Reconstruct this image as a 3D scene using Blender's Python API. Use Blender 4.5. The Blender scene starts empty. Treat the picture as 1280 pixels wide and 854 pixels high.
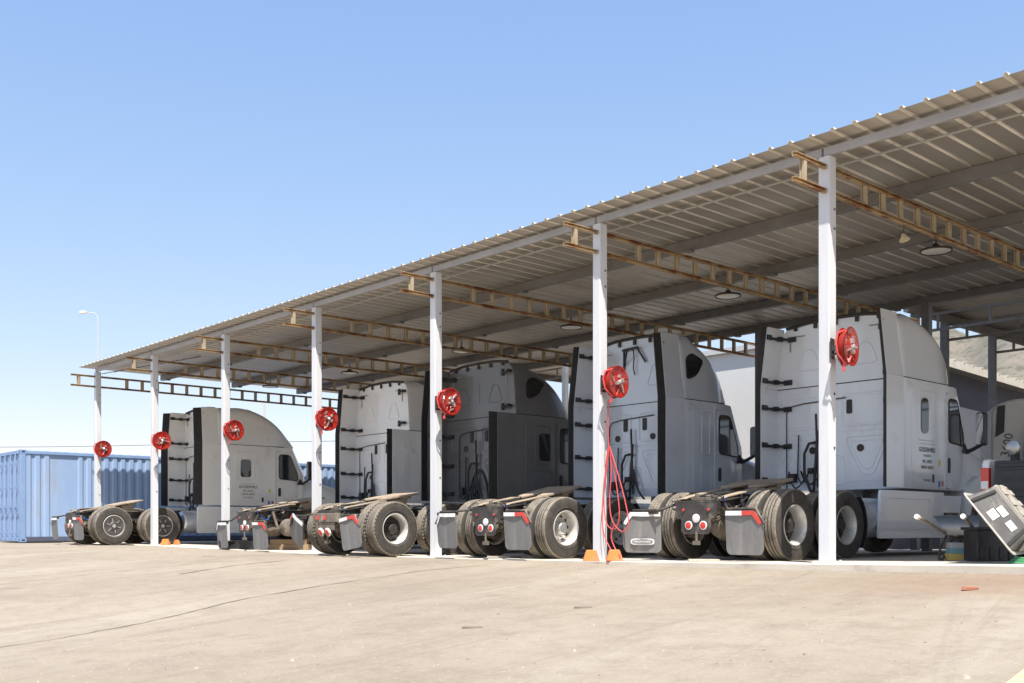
import bpy, bmesh, math, random
from mathutils import Vector, Matrix, Euler
R = math.radians
random.seed(7)
SC = bpy.context.scene
COL = SC.collection

# ------------------------------------------------------------------ camera, sky, sun
CZ = 1.2                                   # eye height above the near yard
cam_d = bpy.data.cameras.new('camera'); cam = bpy.data.objects.new('camera', cam_d); COL.objects.link(cam)
cam.location = (0, 0, CZ); cam.rotation_euler = (R(90), 0, R(47.87))
cam_d.sensor_width = 36; cam_d.lens = 36 * 1300 / 1280; cam_d.shift_y = 232 / 1280
cam_d.clip_start = 0.1; cam_d.clip_end = 12000
SC.camera = cam
SUN_TRAVEL = Vector((-.42, .29, -1.0)).normalized()
SUN_EL = math.asin(-SUN_TRAVEL.z); SUN_AZ = math.atan2(-SUN_TRAVEL.x, -SUN_TRAVEL.y)
w = bpy.data.worlds.new('World'); SC.world = w; w.use_nodes = True
nt = w.node_tree; nt.nodes.clear()
sky = nt.nodes.new('ShaderNodeTexSky'); sky.sky_type = 'NISHITA'; sky.sun_disc = False
sky.sun_elevation = SUN_EL; sky.sun_rotation = SUN_AZ; sky.altitude = 300; sky.air_density = 1.0
sky.dust_density = .6; sky.ozone_density = 1.0
bg = nt.nodes.new('ShaderNodeBackground'); bg.inputs[1].default_value = 0.106
wo = nt.nodes.new('ShaderNodeOutputWorld')
# soft shoulder of the camera on the very bright sky near the horizon, per channel
sr = nt.nodes.new('ShaderNodeSeparateColor'); cr = nt.nodes.new('ShaderNodeCombineColor'); nt.links.new(sky.outputs[0], sr.inputs[0])
for i_, (top_, pw_) in enumerate(((1.32, .76), (1.98, .58), (3.42, .28))):
    p_ = nt.nodes.new('ShaderNodeMath'); p_.operation = 'POWER'; p_.inputs[1].default_value = pw_
    q_ = nt.nodes.new('ShaderNodeMath'); q_.operation = 'MULTIPLY'; q_.inputs[1].default_value = top_ ** (1 - pw_)
    nt.links.new(sr.outputs[i_], p_.inputs[0]); nt.links.new(p_.outputs[0], q_.inputs[0]); nt.links.new(q_.outputs[0], cr.inputs[i_])
nt.links.new(cr.outputs[0], bg.inputs[0]); nt.links.new(bg.outputs[0], wo.inputs[0])
sd = bpy.data.lights.new('sun', 'SUN'); sd.energy = 3.3; sd.angle = R(.53); sd.color = (1.0, .955, .89)
sun = bpy.data.objects.new('sun', sd); COL.objects.link(sun)
sun.rotation_euler = SUN_TRAVEL.to_track_quat('-Z', 'Y').to_euler(); sun.location = (0, -20, 40)
SC.view_settings.view_transform = 'Standard'; SC.view_settings.look = 'None'
SC.view_settings.exposure = 1.32; SC.view_settings.gamma = 1.0
SC.view_settings.use_curve_mapping = False

# ------------------------------------------------------------------ materials
def lin(c):
    return tuple((x / 255 / 12.92) if x / 255 <= .04045 else ((x / 255 + .055) / 1.055) ** 2.4 for x in c)
MATS = {}
def mat(name, col, rough=.6, metal=0., col2=None, scale=3., amt=1., bump=0., bscale=40., detail=6., dirt=None,
        dirt_scale=1.2, dirt_lo=.5, dirt_hi=.7, stretch=(1, 1, 1), coat=0., spec=.5):
    if name in MATS: return MATS[name]
    m = bpy.data.materials.new(name); m.use_nodes = True; N = m.node_tree.nodes; L = m.node_tree.links
    b = N['Principled BSDF']; b.inputs['Roughness'].default_value = rough; b.inputs['Metallic'].default_value = metal
    b.inputs['Specular IOR Level'].default_value = spec
    if coat: b.inputs['Coat Weight'].default_value = coat; b.inputs['Coat Roughness'].default_value = .06
    tc = N.new('ShaderNodeTexCoord'); mp = N.new('ShaderNodeMapping'); mp.inputs['Scale'].default_value = stretch
    L.new(tc.outputs['Object'], mp.inputs[0])
    last = None
    if col2 is not None:
        n = N.new('ShaderNodeTexNoise'); n.inputs['Scale'].default_value = scale; n.inputs['Detail'].default_value = detail
        n.inputs['Roughness'].default_value = .62; L.new(mp.outputs[0], n.inputs[0])
        rp = N.new('ShaderNodeValToRGB'); rp.color_ramp.elements[0].position = .32; rp.color_ramp.elements[1].position = .68
        rp.color_ramp.elements[0].color = (*col, 1); rp.color_ramp.elements[1].color = (*col2, 1)
        L.new(n.outputs[0], rp.inputs[0]); last = rp.outputs[0]
    if dirt is not None:
        n2 = N.new('ShaderNodeTexNoise'); n2.inputs['Scale'].default_value = dirt_scale; n2.inputs['Detail'].default_value = 8
        n2.inputs['Roughness'].default_value = .7; L.new(mp.outputs[0], n2.inputs[0])
        r2 = N.new('ShaderNodeMapRange'); r2.inputs[1].default_value = dirt_lo; r2.inputs[2].default_value = dirt_hi
        L.new(n2.outputs[0], r2.inputs[0])
        mx = N.new('ShaderNodeMix'); mx.data_type = 'RGBA'; L.new(r2.outputs[0], mx.inputs[0])
        if last: L.new(last, mx.inputs[6])
        else: mx.inputs[6].default_value = (*col, 1)
        mx.inputs[7].default_value = (*dirt, 1); last = mx.outputs[2]
    if last: L.new(last, b.inputs['Base Color'])
    else: b.inputs['Base Color'].default_value = (*col, 1)
    if bump:
        nb = N.new('ShaderNodeTexNoise'); nb.inputs['Scale'].default_value = bscale; nb.inputs['Detail'].default_value = 5
        L.new(mp.outputs[0], nb.inputs[0]); bp = N.new('ShaderNodeBump'); bp.inputs['Strength'].default_value = bump
        bp.inputs['Distance'].default_value = .02; L.new(nb.outputs[0], bp.inputs['Height']); L.new(bp.outputs[0], b.inputs['Normal'])
    MATS[name] = m; return m

DUST = (.30, .25, .19)
post_paint = mat('post_paint', (.70, .705, .72), .5, col2=(.62, .625, .64), scale=2.5, stretch=(3, 3, .4), dirt=(.33, .25, .18), dirt_scale=3.4, dirt_lo=.62, dirt_hi=.74)
beam_paint = mat('beam_paint', (.36, .36, .38), .55, col2=(.28, .28, .29), scale=2.)
purlin_paint = mat('purlin_steel', (.20, .195, .19), .6, col2=(.14, .13, .12), scale=1.5)
roof_metal = mat('roof_metal', (.365, .33, .285), .42, .35, col2=(.30, .272, .235), scale=.6, stretch=(3, .3, 1), dirt=(.26, .21, .155), dirt_scale=.9, dirt_lo=.55, dirt_hi=.85)
rust_steel = mat('rust_steel', (.46, .295, .13), .75, col2=(.42, .33, .21), scale=5, dirt=(.20, .08, .03), dirt_scale=2.6, dirt_lo=.46, dirt_hi=.60, bump=.2)
web_steel = mat('truss_web_steel', (.46, .39, .28), .75, col2=(.34, .26, .16), scale=4, dirt=(.22, .11, .05), dirt_scale=3, dirt_lo=.6, dirt_hi=.75)
concrete = mat('concrete', (.60, .545, .46), .85, col2=(.49, .435, .36), scale=1.4, detail=9, dirt=(.18, .155, .13), dirt_scale=.7, dirt_lo=.58, dirt_hi=.8, bump=.25, bscale=60)
rubber_side = mat('tyre_sidewall', (.042, .038, .034), .7, col2=(.075, .066, .055), scale=7, dirt=(.14, .115, .09), dirt_scale=6, dirt_lo=.55, dirt_hi=.85, bump=.15, bscale=90)
rubber_tread = mat('tyre_tread', (.31, .265, .205), .9, col2=(.20, .17, .135), scale=9, dirt=(.12, .105, .09), dirt_scale=14, dirt_lo=.48, dirt_hi=.7, bump=.8, bscale=45)
rubber_black = mat('black_rubber', (.022, .021, .022), .55, col2=(.035, .033, .032), scale=8)
black_plastic = mat('black_plastic', (.025, .025, .028), .4, dirt=(.09, .08, .07), dirt_scale=4, dirt_lo=.55, dirt_hi=.8)
glass_dark = mat('tinted_glass', (.012, .016, .018), .04, spec=.8)
alu = mat('aluminium_rim', (.74, .72, .68), .45, .45, col2=(.62, .60, .56), scale=5, dirt=(.36, .29, .21), dirt_scale=5, dirt_lo=.55, dirt_hi=.8)
steel_dark = mat('dark_steel', (.055, .05, .045), .6, .3, col2=(.10, .085, .07), scale=6, dirt=DUST, dirt_scale=4, dirt_lo=.52, dirt_hi=.75)
hub_steel = mat('hub_steel', (.035, .032, .03), .6, .2, col2=(.075, .062, .052), scale=8)
chrome = mat('chrome', (.85, .85, .86), .12, 1.)
cover_black = mat('hub_cover', (.05, .05, .05), .5, col2=(.075, .07, .066), scale=5, dirt=(.13, .115, .1), dirt_scale=3, dirt_lo=.5, dirt_hi=.75)
frame_mat = mat('chassis_black', (.035, .033, .032), .55, .1, col2=(.07, .06, .052), scale=5, dirt=(.24, .2, .155), dirt_scale=3.2, dirt_lo=.52, dirt_hi=.72, bump=.3)
greasy = mat('dusty_casting', (.22, .185, .145), .8, .1, col2=(.12, .10, .08), scale=7, dirt=(.34, .29, .22), dirt_scale=5, dirt_lo=.5, dirt_hi=.7, bump=.4)
plate_mat = mat('dusty_plate', (.42, .34, .25), .75, .1, col2=(.32, .25, .18), scale=5, dirt=(.10, .08, .065), dirt_scale=3, dirt_lo=.55, dirt_hi=.75, bump=.3)
flap_mat = mat('mudflap_rubber', (.145, .142, .14), .7, col2=(.21, .205, .20), scale=3, stretch=(2, 1, .6), dirt=(.35, .32, .27), dirt_scale=4, dirt_lo=.55, dirt_hi=.85, bump=.1)
white_refl = mat('white_reflective', (.80, .80, .78), .35, dirt=(.45, .40, .34), dirt_scale=10, dirt_lo=.5, dirt_hi=.8)
red_refl = mat('red_reflective', (.62, .05, .035), .35, col2=(.5, .07, .05), scale=20)
red_lens = mat('red_lens', (.60, .03, .02), .15, coat=.6)
white_lens = mat('white_lens', (.75, .75, .72), .15, coat=.6)
amber_lens = mat('amber_lens', (.75, .25, .03), .2, coat=.5)
reel_red = mat('reel_red', (.36, .020, .011), .2, col2=(.26, .014, .009), scale=6, coat=.7, dirt=(.42, .12, .08), dirt_scale=7, dirt_lo=.6, dirt_hi=.8)
reel_hose = mat('reel_hose_red', (.33, .03, .018), .4)
hose_red = mat('air_hose_red', (.68, .09, .09), .4)
steel_bright = mat('bright_steel', (.72, .71, .68), .3, .7)
orange = mat('chock_orange', (.80, .22, .04), .5, col2=(.68, .2, .06), scale=10, dirt=(.45, .28, .16), dirt_scale=8, dirt_lo=.5, dirt_hi=.8)
wood = mat('rough_wood', (.36, .25, .15), .8, col2=(.26, .18, .11), scale=6, stretch=(1, 8, 8), bump=.3)
board = mat('pale_board', (.55, .49, .40), .85, col2=(.42, .36, .28), scale=6)
black_ink = mat('black_lettering', (.02, .02, .022), .5)
grey_ink = mat('grey_lettering', (.22, .22, .23), .5)
yellow_m = mat('yellow_sticker', (.75, .62, .03), .5)
blue_m = mat('blue_sticker', (.04, .16, .55), .5)
lamp_white = mat('lamp_enamel', (.80, .78, .72), .3)
CONT = mat('container_blue', (.25, .36, .55), .55, col2=(.30, .405, .58), scale=1.2, dirt=(.30, .30, .33), dirt_scale=1.1, dirt_lo=.56, dirt_hi=.8, stretch=(1, 1.4, .35))
CONT_D = mat('container_frame_blue', (.19, .29, .49), .55, col2=(.24, .35, .54), scale=2, dirt=(.20, .11, .06), dirt_scale=5, dirt_lo=.66, dirt_hi=.75)
hose_green = mat('garden_hose_green', (.10, .36, .17), .45)
bin_grey = mat('bin_grey_plastic', (.085, .082, .08), .6, col2=(.13, .125, .115), scale=5, dirt=(.34, .30, .25), dirt_scale=3, dirt_lo=.55, dirt_hi=.8)
bin_pale = mat('bin_dusty_plastic', (.40, .37, .32), .75, col2=(.32, .29, .25), scale=5, bump=.2)
paper = mat('paper_label', (.82, .80, .76), .6)
barrow_tray = mat('barrow_tray_steel', (.42, .41, .40), .5, .2, col2=(.33, .32, .31), scale=5, dirt=(.30, .17, .09), dirt_scale=5, dirt_lo=.58, dirt_hi=.75)

# ------------------------------------------------------------------ mesh builder
class MB:
    def __init__(s): s.v = []; s.f = []; s.m = []
    def add(s, vs, fs, mi=0, M=None):
        o = len(s.v)
        for p in vs:
            p = Vector(p); s.v.append(M @ p if M is not None else p)
        for f in fs: s.f.append([i + o for i in f]); s.m.append(mi)
        return s
    def box(s, c, d, mi=0, rot=None):
        x, y, z = d[0] / 2, d[1] / 2, d[2] / 2
        vs = [(-x, -y, -z), (x, -y, -z), (x, y, -z), (-x, y, -z), (-x, -y, z), (x, -y, z), (x, y, z), (-x, y, z)]
        M = Matrix.Translation(c)
        if rot: M = M @ Euler(rot).to_matrix().to_4x4()
        return s.add(vs, [(0, 3, 2, 1), (4, 5, 6, 7), (0, 1, 5, 4), (1, 2, 6, 5), (2, 3, 7, 6), (3, 0, 4, 7)], mi, M)
    def bb(s, x0, x1, y0, y1, z0, z1, mi=0):
        return s.box(((x0 + x1) / 2, (y0 + y1) / 2, (z0 + z1) / 2), (x1 - x0, y1 - y0, z1 - z0), mi)
    def bar(s, a, b, wx, wz, mi=0, up=(0, 0, 1)):
        a = Vector(a); b = Vector(b); d = (b - a); L = d.length; d.normalize(); u = Vector(up)
        if abs(d.dot(u)) > .99: u = Vector((1, 0, 0))
        r = d.cross(u).normalized(); u = r.cross(d)
        M = Matrix((( r.x, d.x, u.x, 0), (r.y, d.y, u.y, 0), (r.z, d.z, u.z, 0), (0, 0, 0, 1)))
        M = Matrix.Translation((a + b) / 2) @ M
        x, y, z = wx / 2, L / 2, wz / 2
        vs = [(-x, -y, -z), (x, -y, -z), (x, y, -z), (-x, y, -z), (-x, -y, z), (x, -y, z), (x, y, z), (-x, y, z)]
        return s.add(vs, [(0, 3, 2, 1), (4, 5, 6, 7), (0, 1, 5, 4), (1, 2, 6, 5), (2, 3, 7, 6), (3, 0, 4, 7)], mi, M)
    def tube(s, path, r, n=8, mi=0, close=False, caps=True):
        P = [Vector(p) for p in path]; k = len(P); rings = []
        prev = None
        for i, p in enumerate(P):
            if close: t = (P[(i + 1) % k] - P[i - 1])
            else: t = P[min(i + 1, k - 1)] - P[max(i - 1, 0)]
            if t.length < 1e-9: t = Vector((0, 0, 1))
            t.normalize()
            if prev is None:
                u = Vector((0, 0, 1)) if abs(t.z) < .9 else Vector((1, 0, 0)); u = (u - t * u.dot(t)).normalized()
            else:
                u = (prev - t * prev.dot(t)); u = u.normalized() if u.length > 1e-6 else t.orthogonal().normalized()
            prev = u; v = t.cross(u)
            rr = r[i] if isinstance(r, (list, tuple)) else r
            rings.append([p + (u * math.cos(2 * math.pi * j / n) + v * math.sin(2 * math.pi * j / n)) * rr for j in range(n)])
        vs = [q for rg in rings for q in rg]; fs = []
        for i in range(k if close else k - 1):
            a = i * n; b = ((i + 1) % k) * n
            for j in range(n): fs.append((a + j, a + (j + 1) % n, b + (j + 1) % n, b + j))
        if not close and caps: fs.append(tuple(range(n - 1, -1, -1))); fs.append(tuple((k - 1) * n + j for j in range(n)))
        return s.add(vs, fs, mi)
    def lathe(s, prof, n=32, mi=0, M=None, mis=None):
        # profile: (axial, radius); axis = local X
        k = len(prof); vs = []; o = len(s.v)
        for a, r in prof:
            for j in range(n):
                t = 2 * math.pi * j / n; vs.append((a, r * math.cos(t), r * math.sin(t)))
        fs = []; ms = []
        for i in range(k - 1):
            for j in range(n):
                fs.append((i * n + j, (i + 1) * n + j, (i + 1) * n + (j + 1) % n, i * n + (j + 1) % n)); ms.append(mis[i] if mis else mi)
        for p in vs:
            p = Vector(p); s.v.append(M @ p if M is not None else p)
        for f, m_ in zip(fs, ms): s.f.append([q + o for q in f]); s.m.append(m_)
        return s
    def cyl(s, a, b, r, n=16, mi=0, r2=None):
        return s.tube([a, b], [r, r if r2 is None else r2], n, mi)
    def prism(s, poly, fn, t0, t1, mi=0):
        # poly of (u,v); fn(u,v,t) -> point
        n = len(poly); vs = [fn(u, v, t0) for u, v in poly] + [fn(u, v, t1) for u, v in poly]
        fs = [tuple(range(n - 1, -1, -1)), tuple(range(n, 2 * n))] + [(i, (i + 1) % n, n + (i + 1) % n, n + i) for i in range(n)]
        return s.add(vs, fs, mi)
    def loft(s, rings, mi=0, close=True, cap0=True, cap1=True):
        k = len(rings); n = len(rings[0]); vs = [p for r in rings for p in r]; fs = []
        for i in range(k - 1):
            for j in range(n if close else n - 1):
                fs.append((i * n + j, i * n + (j + 1) % n, (i + 1) * n + (j + 1) % n, (i + 1) * n + j))
        if cap0: fs.append(tuple(range(n - 1, -1, -1)))
        if cap1: fs.append(tuple((k - 1) * n + j for j in range(n)))
        return s.add(vs, fs, mi)
    def mesh(s, name, mats, smooth=35):
        me = bpy.data.meshes.new(name); me.from_pydata([tuple(p) for p in s.v], [], s.f)
        if not isinstance(mats, (list, tuple)): mats = [mats]
        for m_ in mats: me.materials.append(m_)
        me.polygons.foreach_set('material_index', s.m)
        bm = bmesh.new(); bm.from_mesh(me); bmesh.ops.recalc_face_normals(bm, faces=bm.faces); bm.to_mesh(me); bm.free()
        if smooth:
            me.polygons.foreach_set('use_smooth', [True] * len(me.polygons)); me.set_sharp_from_angle(angle=R(smooth))
        me.update(); return me
    def build(s, name, mats, parent=None, smooth=35, bevel=0., loc=None, rot=None):
        return place(name, s.mesh(name, mats, smooth), parent, bevel, loc, rot)
def place(name, me, parent=None, bevel=0., loc=None, rot=None):
    o = bpy.data.objects.new(name, me); COL.objects.link(o)
    if parent is not None: o.parent = parent
    if loc is not None: o.location = loc
    if rot is not None: o.rotation_euler = rot
    if bevel:
        b = o.modifiers.new('bevel', 'BEVEL'); b.width = bevel; b.segments = 2; b.limit_method = 'ANGLE'; b.angle_limit = R(40)
    return o
CACHE = {}
def cached(key, fn):
    if key not in CACHE: CACHE[key] = fn()
    return CACHE[key]
def empty(name, loc, rz=0.):
    o = bpy.data.objects.new(name, None); COL.objects.link(o); o.location = loc; o.rotation_euler = (0, 0, rz); o.empty_display_size = .2
    return o
def tag(o, label=None, cat=None, group=None, kind=None):
    if label: o['label'] = label
    if cat: o['category'] = cat
    if group: o['group'] = group
    if kind: o['kind'] = kind
    return o
def copy_tree(o, parent=None):
    c = o.copy(); COL.objects.link(c); c.parent = parent
    for ch in list(o.children): copy_tree(ch, c)
    return c
def rrect(u0, u1, v0, v1, r, n=5):
    p = []
    for cu, cv, a0 in ((u1 - r, v1 - r, 0), (u0 + r, v1 - r, 90), (u0 + r, v0 + r, 180), (u1 - r, v0 + r, 270)):
        for i in range(n + 1):
            a = R(a0 + 90 * i / n); p.append((cu + r * math.cos(a), cv + r * math.sin(a)))
    return p
def rpoly(pts, r, n=4):
    out = []; k = len(pts)
    for i in range(k):
        p = Vector(pts[i]); a = (Vector(pts[i - 1]) - p); b = (Vector(pts[(i + 1) % k]) - p)
        rr = min(r, a.length * .45, b.length * .45); a = p + a.normalized() * rr; b = p + b.normalized() * rr
        for j in range(n + 1):
            t = j / n; q = a * (1 - t) ** 2 + p * 2 * t * (1 - t) + b * t * t; out.append((q.x, q.y))
    return out
def text_mesh(body, size, extrude=.001, spacing=1.0, align='CENTER'):
    cu = bpy.data.curves.new('lettering', 'FONT'); cu.body = body; cu.size = size; cu.extrude = extrude
    cu.align_x = align; cu.align_y = 'CENTER'; cu.space_character = spacing; cu.resolution_u = 2
    o = bpy.data.objects.new('lettering', cu); COL.objects.link(o)
    dg = bpy.context.evaluated_depsgraph_get(); me = bpy.data.meshes.new_from_object(o.evaluated_get(dg))
    bpy.data.objects.remove(o); bpy.data.curves.remove(cu); return me
def text(name, body, size, m, parent, M, spacing=1.0, align='CENTER', sx=1.0, bold=0.):
    me = text_mesh(body, size, spacing=spacing, align=align)
    me.transform(Matrix.Diagonal((sx, 1, 1, 1))); me.materials.clear(); me.materials.append(m)
    for p in me.polygons: p.material_index = 0
    o = place(name, me, parent); o.matrix_local = M; return o

# ------------------------------------------------------------------ ground levels
SX = [-60, -33, -28.4, -24.1, -19.8, -15.6, -11.3, -7.3, -4.8, -2, 20]
SZ = [-.50, -.49, -.50, -.53, -.565, -.565, -.53, -.47, -.42, -.40, -.40]
def lerp(x, X, Z):
    if x <= X[0]: return Z[0]
    for i in range(len(X) - 1):
        if x <= X[i + 1]:
            t = (x - X[i]) / (X[i + 1] - X[i]); return Z[i] + t * (Z[i + 1] - Z[i])
    return Z[-1]
def slab(x):
    return CZ + sum(lerp(x + k * 1.0, SX, SZ) for k in (-1, 0, 1)) / 3
def sstep(a, b, x):
    t = min(1, max(0, (x - a) / (b - a))); return t * t * (3 - 2 * t)
YS = 11.86                                  # front edge of the slab
def ground(x, y):
    base = slab(x) - .010 - .06 * sstep(-13, -6, x)
    if y < YS:
        sl = .012 + .05 * sstep(-32, -14, x)
        d = max(0, YS - y - 1.9 * (1 - sstep(-15, -11, x)))
        z = base - sl * min(d, 16) - .008 * max(0, d - 16)
        z += .012 * math.sin(x * .9 + y * .5) * sstep(0, 3, d)
        return z
    t = sstep(23.5, 32, y)
    return (base - .06) * (1 - t) + (CZ - .62) * t
def at(px, depth):
    u = (px - 640) / 1300
    return Vector(((.6708 * u - .7416) * depth, (.7416 * u + .6708) * depth, 0))

def axis_lines(lo, hi, step, far):
    a = []; x = lo
    while x < hi: a.append(x); x += step
    a.append(hi); d = step; x = hi
    while x < far: d *= 1.45; x += d; a.append(x)
    d = step; x = lo
    while x > -far: d *= 1.45; x -= d; a.insert(0, x)
    return a
gm = bpy.data.materials.new('yard_dirt'); gm.use_nodes = True
def ground_material(m):
    N = m.node_tree.nodes; L = m.node_tree.links; b = N['Principled BSDF']; b.inputs['Roughness'].default_value = .9
    b.inputs['Specular IOR Level'].default_value = .25
    tc = N.new('ShaderNodeTexCoord')
    def noise(scale, detail=8, rough=.6, st=(1, 1, 1), rot=0):
        mp = N.new('ShaderNodeMapping'); mp.inputs['Scale'].default_value = st; mp.inputs['Rotation'].default_value = (0, 0, rot)
        m0 = N.new('ShaderNodeMapping'); m0.inputs['Rotation'].default_value = (0, 0, rot); mp.inputs['Rotation'].default_value = (0, 0, 0)
        L.new(tc.outputs['Object'], m0.inputs[0]); L.new(m0.outputs[0], mp.inputs[0]); n = N.new('ShaderNodeTexNoise'); n.inputs['Scale'].default_value = scale
        n.inputs['Detail'].default_value = detail; n.inputs['Roughness'].default_value = rough; L.new(mp.outputs[0], n.inputs[0]); return n.outputs[0]
    def rng(s, a, b_, lo=0, hi=1):
        r = N.new('ShaderNodeMapRange'); r.inputs[1].default_value = a; r.inputs[2].default_value = b_
        r.inputs[3].default_value = lo; r.inputs[4].default_value = hi; L.new(s, r.inputs[0]); return r.outputs[0]
    def mix(f, a, b_):
        x = N.new('ShaderNodeMix'); x.data_type = 'RGBA'
        L.new(f, x.inputs[0])
        for s, k in ((a, 6), (b_, 7)):
            if isinstance(s, tuple): x.inputs[k].default_value = (*s, 1)
            else: L.new(s, x.inputs[k])
        return x.outputs[2]
    TR = R(-104)
    c = mix(rng(noise(.22, 9), .35, .68), (0.348, 0.295, 0.228), (0.278, 0.232, 0.175))
    c = mix(rng(noise(1.1, 10, .7), .5, .78, 0, .75), c, (0.223, 0.182, 0.135))
    c = mix(rng(noise(.6, 7, .65, (.10, 1.3, 1), TR), .53, .70, 0, .7), c, (0.390, 0.344, 0.277))
    c = mix(rng(noise(.8, 7, .65, (.06, 1.8, 1), TR + .06), .56, .72, 0, .75), c, (0.202, 0.162, 0.117))
    c = mix(rng(noise(1.5, 5, .6, (.03, 3.2, 1), TR - .05), .60, .68, 0, .25), c, (0.181, 0.144, 0.106))
    c = mix(rng(noise(1.3, 5, .6, (.03, 3.0, 1), TR - .16), .62, .68, 0, .18), c, (0.195, 0.158, 0.117))
    c = mix(rng(noise(3.5, 10, .75), .48, .70, 0, .55), c, (0.216, 0.179, 0.135))
    c = mix(rng(noise(22, 4, .7), .55, .72, 0, .6), c, (0.418, 0.373, 0.306))
    c = mix(rng(noise(30, 4, .7), .60, .74, 0, .65), c, (0.146, 0.116, 0.086))
    c = mix(rng(noise(1.0, 4, .5), .70, .78, 0, .65), c, (0.132, 0.105, 0.082))
    # reddish stain on the right of the yard
    sp = N.new('ShaderNodeVectorMath'); sp.operation = 'DISTANCE'; mp2 = N.new('ShaderNodeMapping'); mp2.inputs['Scale'].default_value = (.8, 1, 0)
    L.new(tc.outputs['Object'], mp2.inputs[0]); L.new(mp2.outputs[0], sp.inputs[0]); sp.inputs[1].default_value = (-4.5 * .8, 10.6, 0)
    ad = N.new('ShaderNodeMath'); ad.operation = 'ADD'; L.new(sp.outputs['Value'], ad.inputs[0]); L.new(rng(noise(1.6, 6), 0, 1, -.9, .9), ad.inputs[1])
    c = mix(rng(ad.outputs[0], 1.7, .3, 0, .5), c, (.27, .17, .115))
    L.new(c, b.inputs['Base Color'])
    bp = N.new('ShaderNodeBump'); bp.inputs['Strength'].default_value = .7; bp.inputs['Distance'].default_value = .03
    ma = N.new('ShaderNodeMath'); ma.operation = 'ADD'; L.new(rng(noise(9, 8, .7), 0, 1, 0, .8), ma.inputs[0]); L.new(rng(noise(60, 4), 0, 1, 0, .5), ma.inputs[1])
    L.new(ma.outputs[0], bp.inputs['Height']); L.new(bp.outputs[0], b.inputs['Normal'])
ground_material(gm)
xs_ = axis_lines(-62, 16, .5, 6000); ys_ = axis_lines(-16, 40, .4, 6000)
g = MB(); nx = len(xs_)
g.add([(x, y, ground(x, y)) for y in ys_ for x in xs_], [(j * nx + i, j * nx + i + 1, (j + 1) * nx + i + 1, (j + 1) * nx + i) for j in range(len(ys_) - 1) for i in range(nx - 1)])
tag(g.build('ground', gm, smooth=60), kind='structure')
# concrete slab under the canopy
s = MB(); X = [-44 + i for i in range(57)]
def edge_y(x): return YS + .025 * math.sin(x * 2.3) + .02 * math.sin(x * 5.1)
rings = []
for x in X: rings.append([(x, edge_y(x), slab(x) - .3), (x, edge_y(x) + .012, slab(x) - .012), (x, edge_y(x) + .03, slab(x)), (x, 17, slab(x)), (x, 24, slab(x)), (x, 24, slab(x) - .3)])
s.loft(rings); tag(s.build('concrete_slab', concrete, smooth=30), kind='structure')
# cracks and seams in the yard surface
crack_m = mat('crack_fill', (.17, .138, .105), .9, col2=(.25, .205, .155), scale=6)
def gpix(px, py):
    # point of the yard seen at a photo pixel
    u = (px - 640) / 1300; v = (659 - py) / 1300
    d0 = 2.
    while d0 < 80:
        p = at(px, d0)
        if CZ + v * d0 < ground(p.x, p.y): return p
        d0 += .02
    return at(px, 40)
def crack(pts, wdt, name='pavement_crack'):
    P = [gpix(*p) for p in pts]; Q = []
    for i in range(len(P) - 1):
        n = max(2, int((P[i + 1] - P[i]).length / .15))
        for j in range(n): Q.append(P[i].lerp(P[i + 1], j / n))
    Q.append(P[-1]); vs = []; fs = []
    for i, q in enumerate(Q):
        t = (Q[min(i + 1, len(Q) - 1)] - Q[max(0, i - 1)]).normalized(); n_ = Vector((-t.y, t.x, 0))
        ww = wdt * (.4 + .9 * random.random()); off = n_ * random.uniform(-.02, .02)
        for sgn in (-1, 1):
            r_ = q + off + n_ * sgn * ww; vs.append((r_.x, r_.y, ground(r_.x, r_.y) + .006))
    for i in range(len(Q) - 1): fs.append((2 * i, 2 * i + 1, 2 * i + 3, 2 * i + 2))
    m_ = MB(); m_.add(vs, fs); tag(m_.build(name, crack_m), kind='structure')
crack([(-40, 815), (60, 801), (180, 779), (300, 750), (400, 733), (520, 715), (610, 706)], .015)
crack([(225, 718), (300, 706), (360, 701)], .03)
# loose grit
st = MB(); random.seed(3)
for i in range(900):
    d = 4.5 + 16 * random.random() ** 1.5; p = at(random.uniform(-150, 1500), d)
    if p.y > 11.6: continue
    r = random.uniform(.004, .012) * (1 + (random.random() < .05) * 1.2); z = ground(p.x, p.y)
    q = [(random.uniform(-1, 1) * .3 + math.cos(a) * 1, random.uniform(-1, 1) * .3 + math.sin(a), 0) for a in (0, 1.26, 2.5, 3.77, 5.03)]
    vs = [(p.x + a * r, p.y + b * r, z - .003) for a, b, c in q] + [(p.x + a * r * .6, p.y + b * r * .6, z + r * .7) for a, b, c in q]
    st.add(vs, [(4, 3, 2, 1, 0), (5, 6, 7, 8, 9)] + [(j, (j + 1) % 5, 5 + (j + 1) % 5, 5 + j) for j in range(5)], random.choice((0, 0, 1)))
tag(st.build('gravel', [mat('grit_pale', (.40, .35, .28), .9), mat('grit_dark', (.24, .20, .16), .9)], smooth=0), 'scattered grit and small stones on the yard', 'gravel', kind='stuff')

# ------------------------------------------------------------------ canopy
Y0 = 12.15
PX = [k * Y0 for k in (.10, -.25, -.601, -.9337, -1.2822, -1.632, -1.985, -2.338, -2.688)]
ZB = CZ + 4.82                                # underside of purlins / post tops
XL, XR = -33.2, 3.2
canopy = empty('steel_canopy', (-15, Y0, slab(-15)))
tag(canopy, 'long open steel canopy with ribbed metal roof over the parked trucks', 'canopy')
def cpart(mb, name, m, smooth=35, bevel=0.):
    o = mb.build(name, m, canopy, smooth, bevel); o.matrix_parent_inverse = Matrix.Translation(canopy.location).inverted(); return o
def sub(mb, name, m, par, **k):
    o = mb.build(name, m, par, **k); return o
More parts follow.
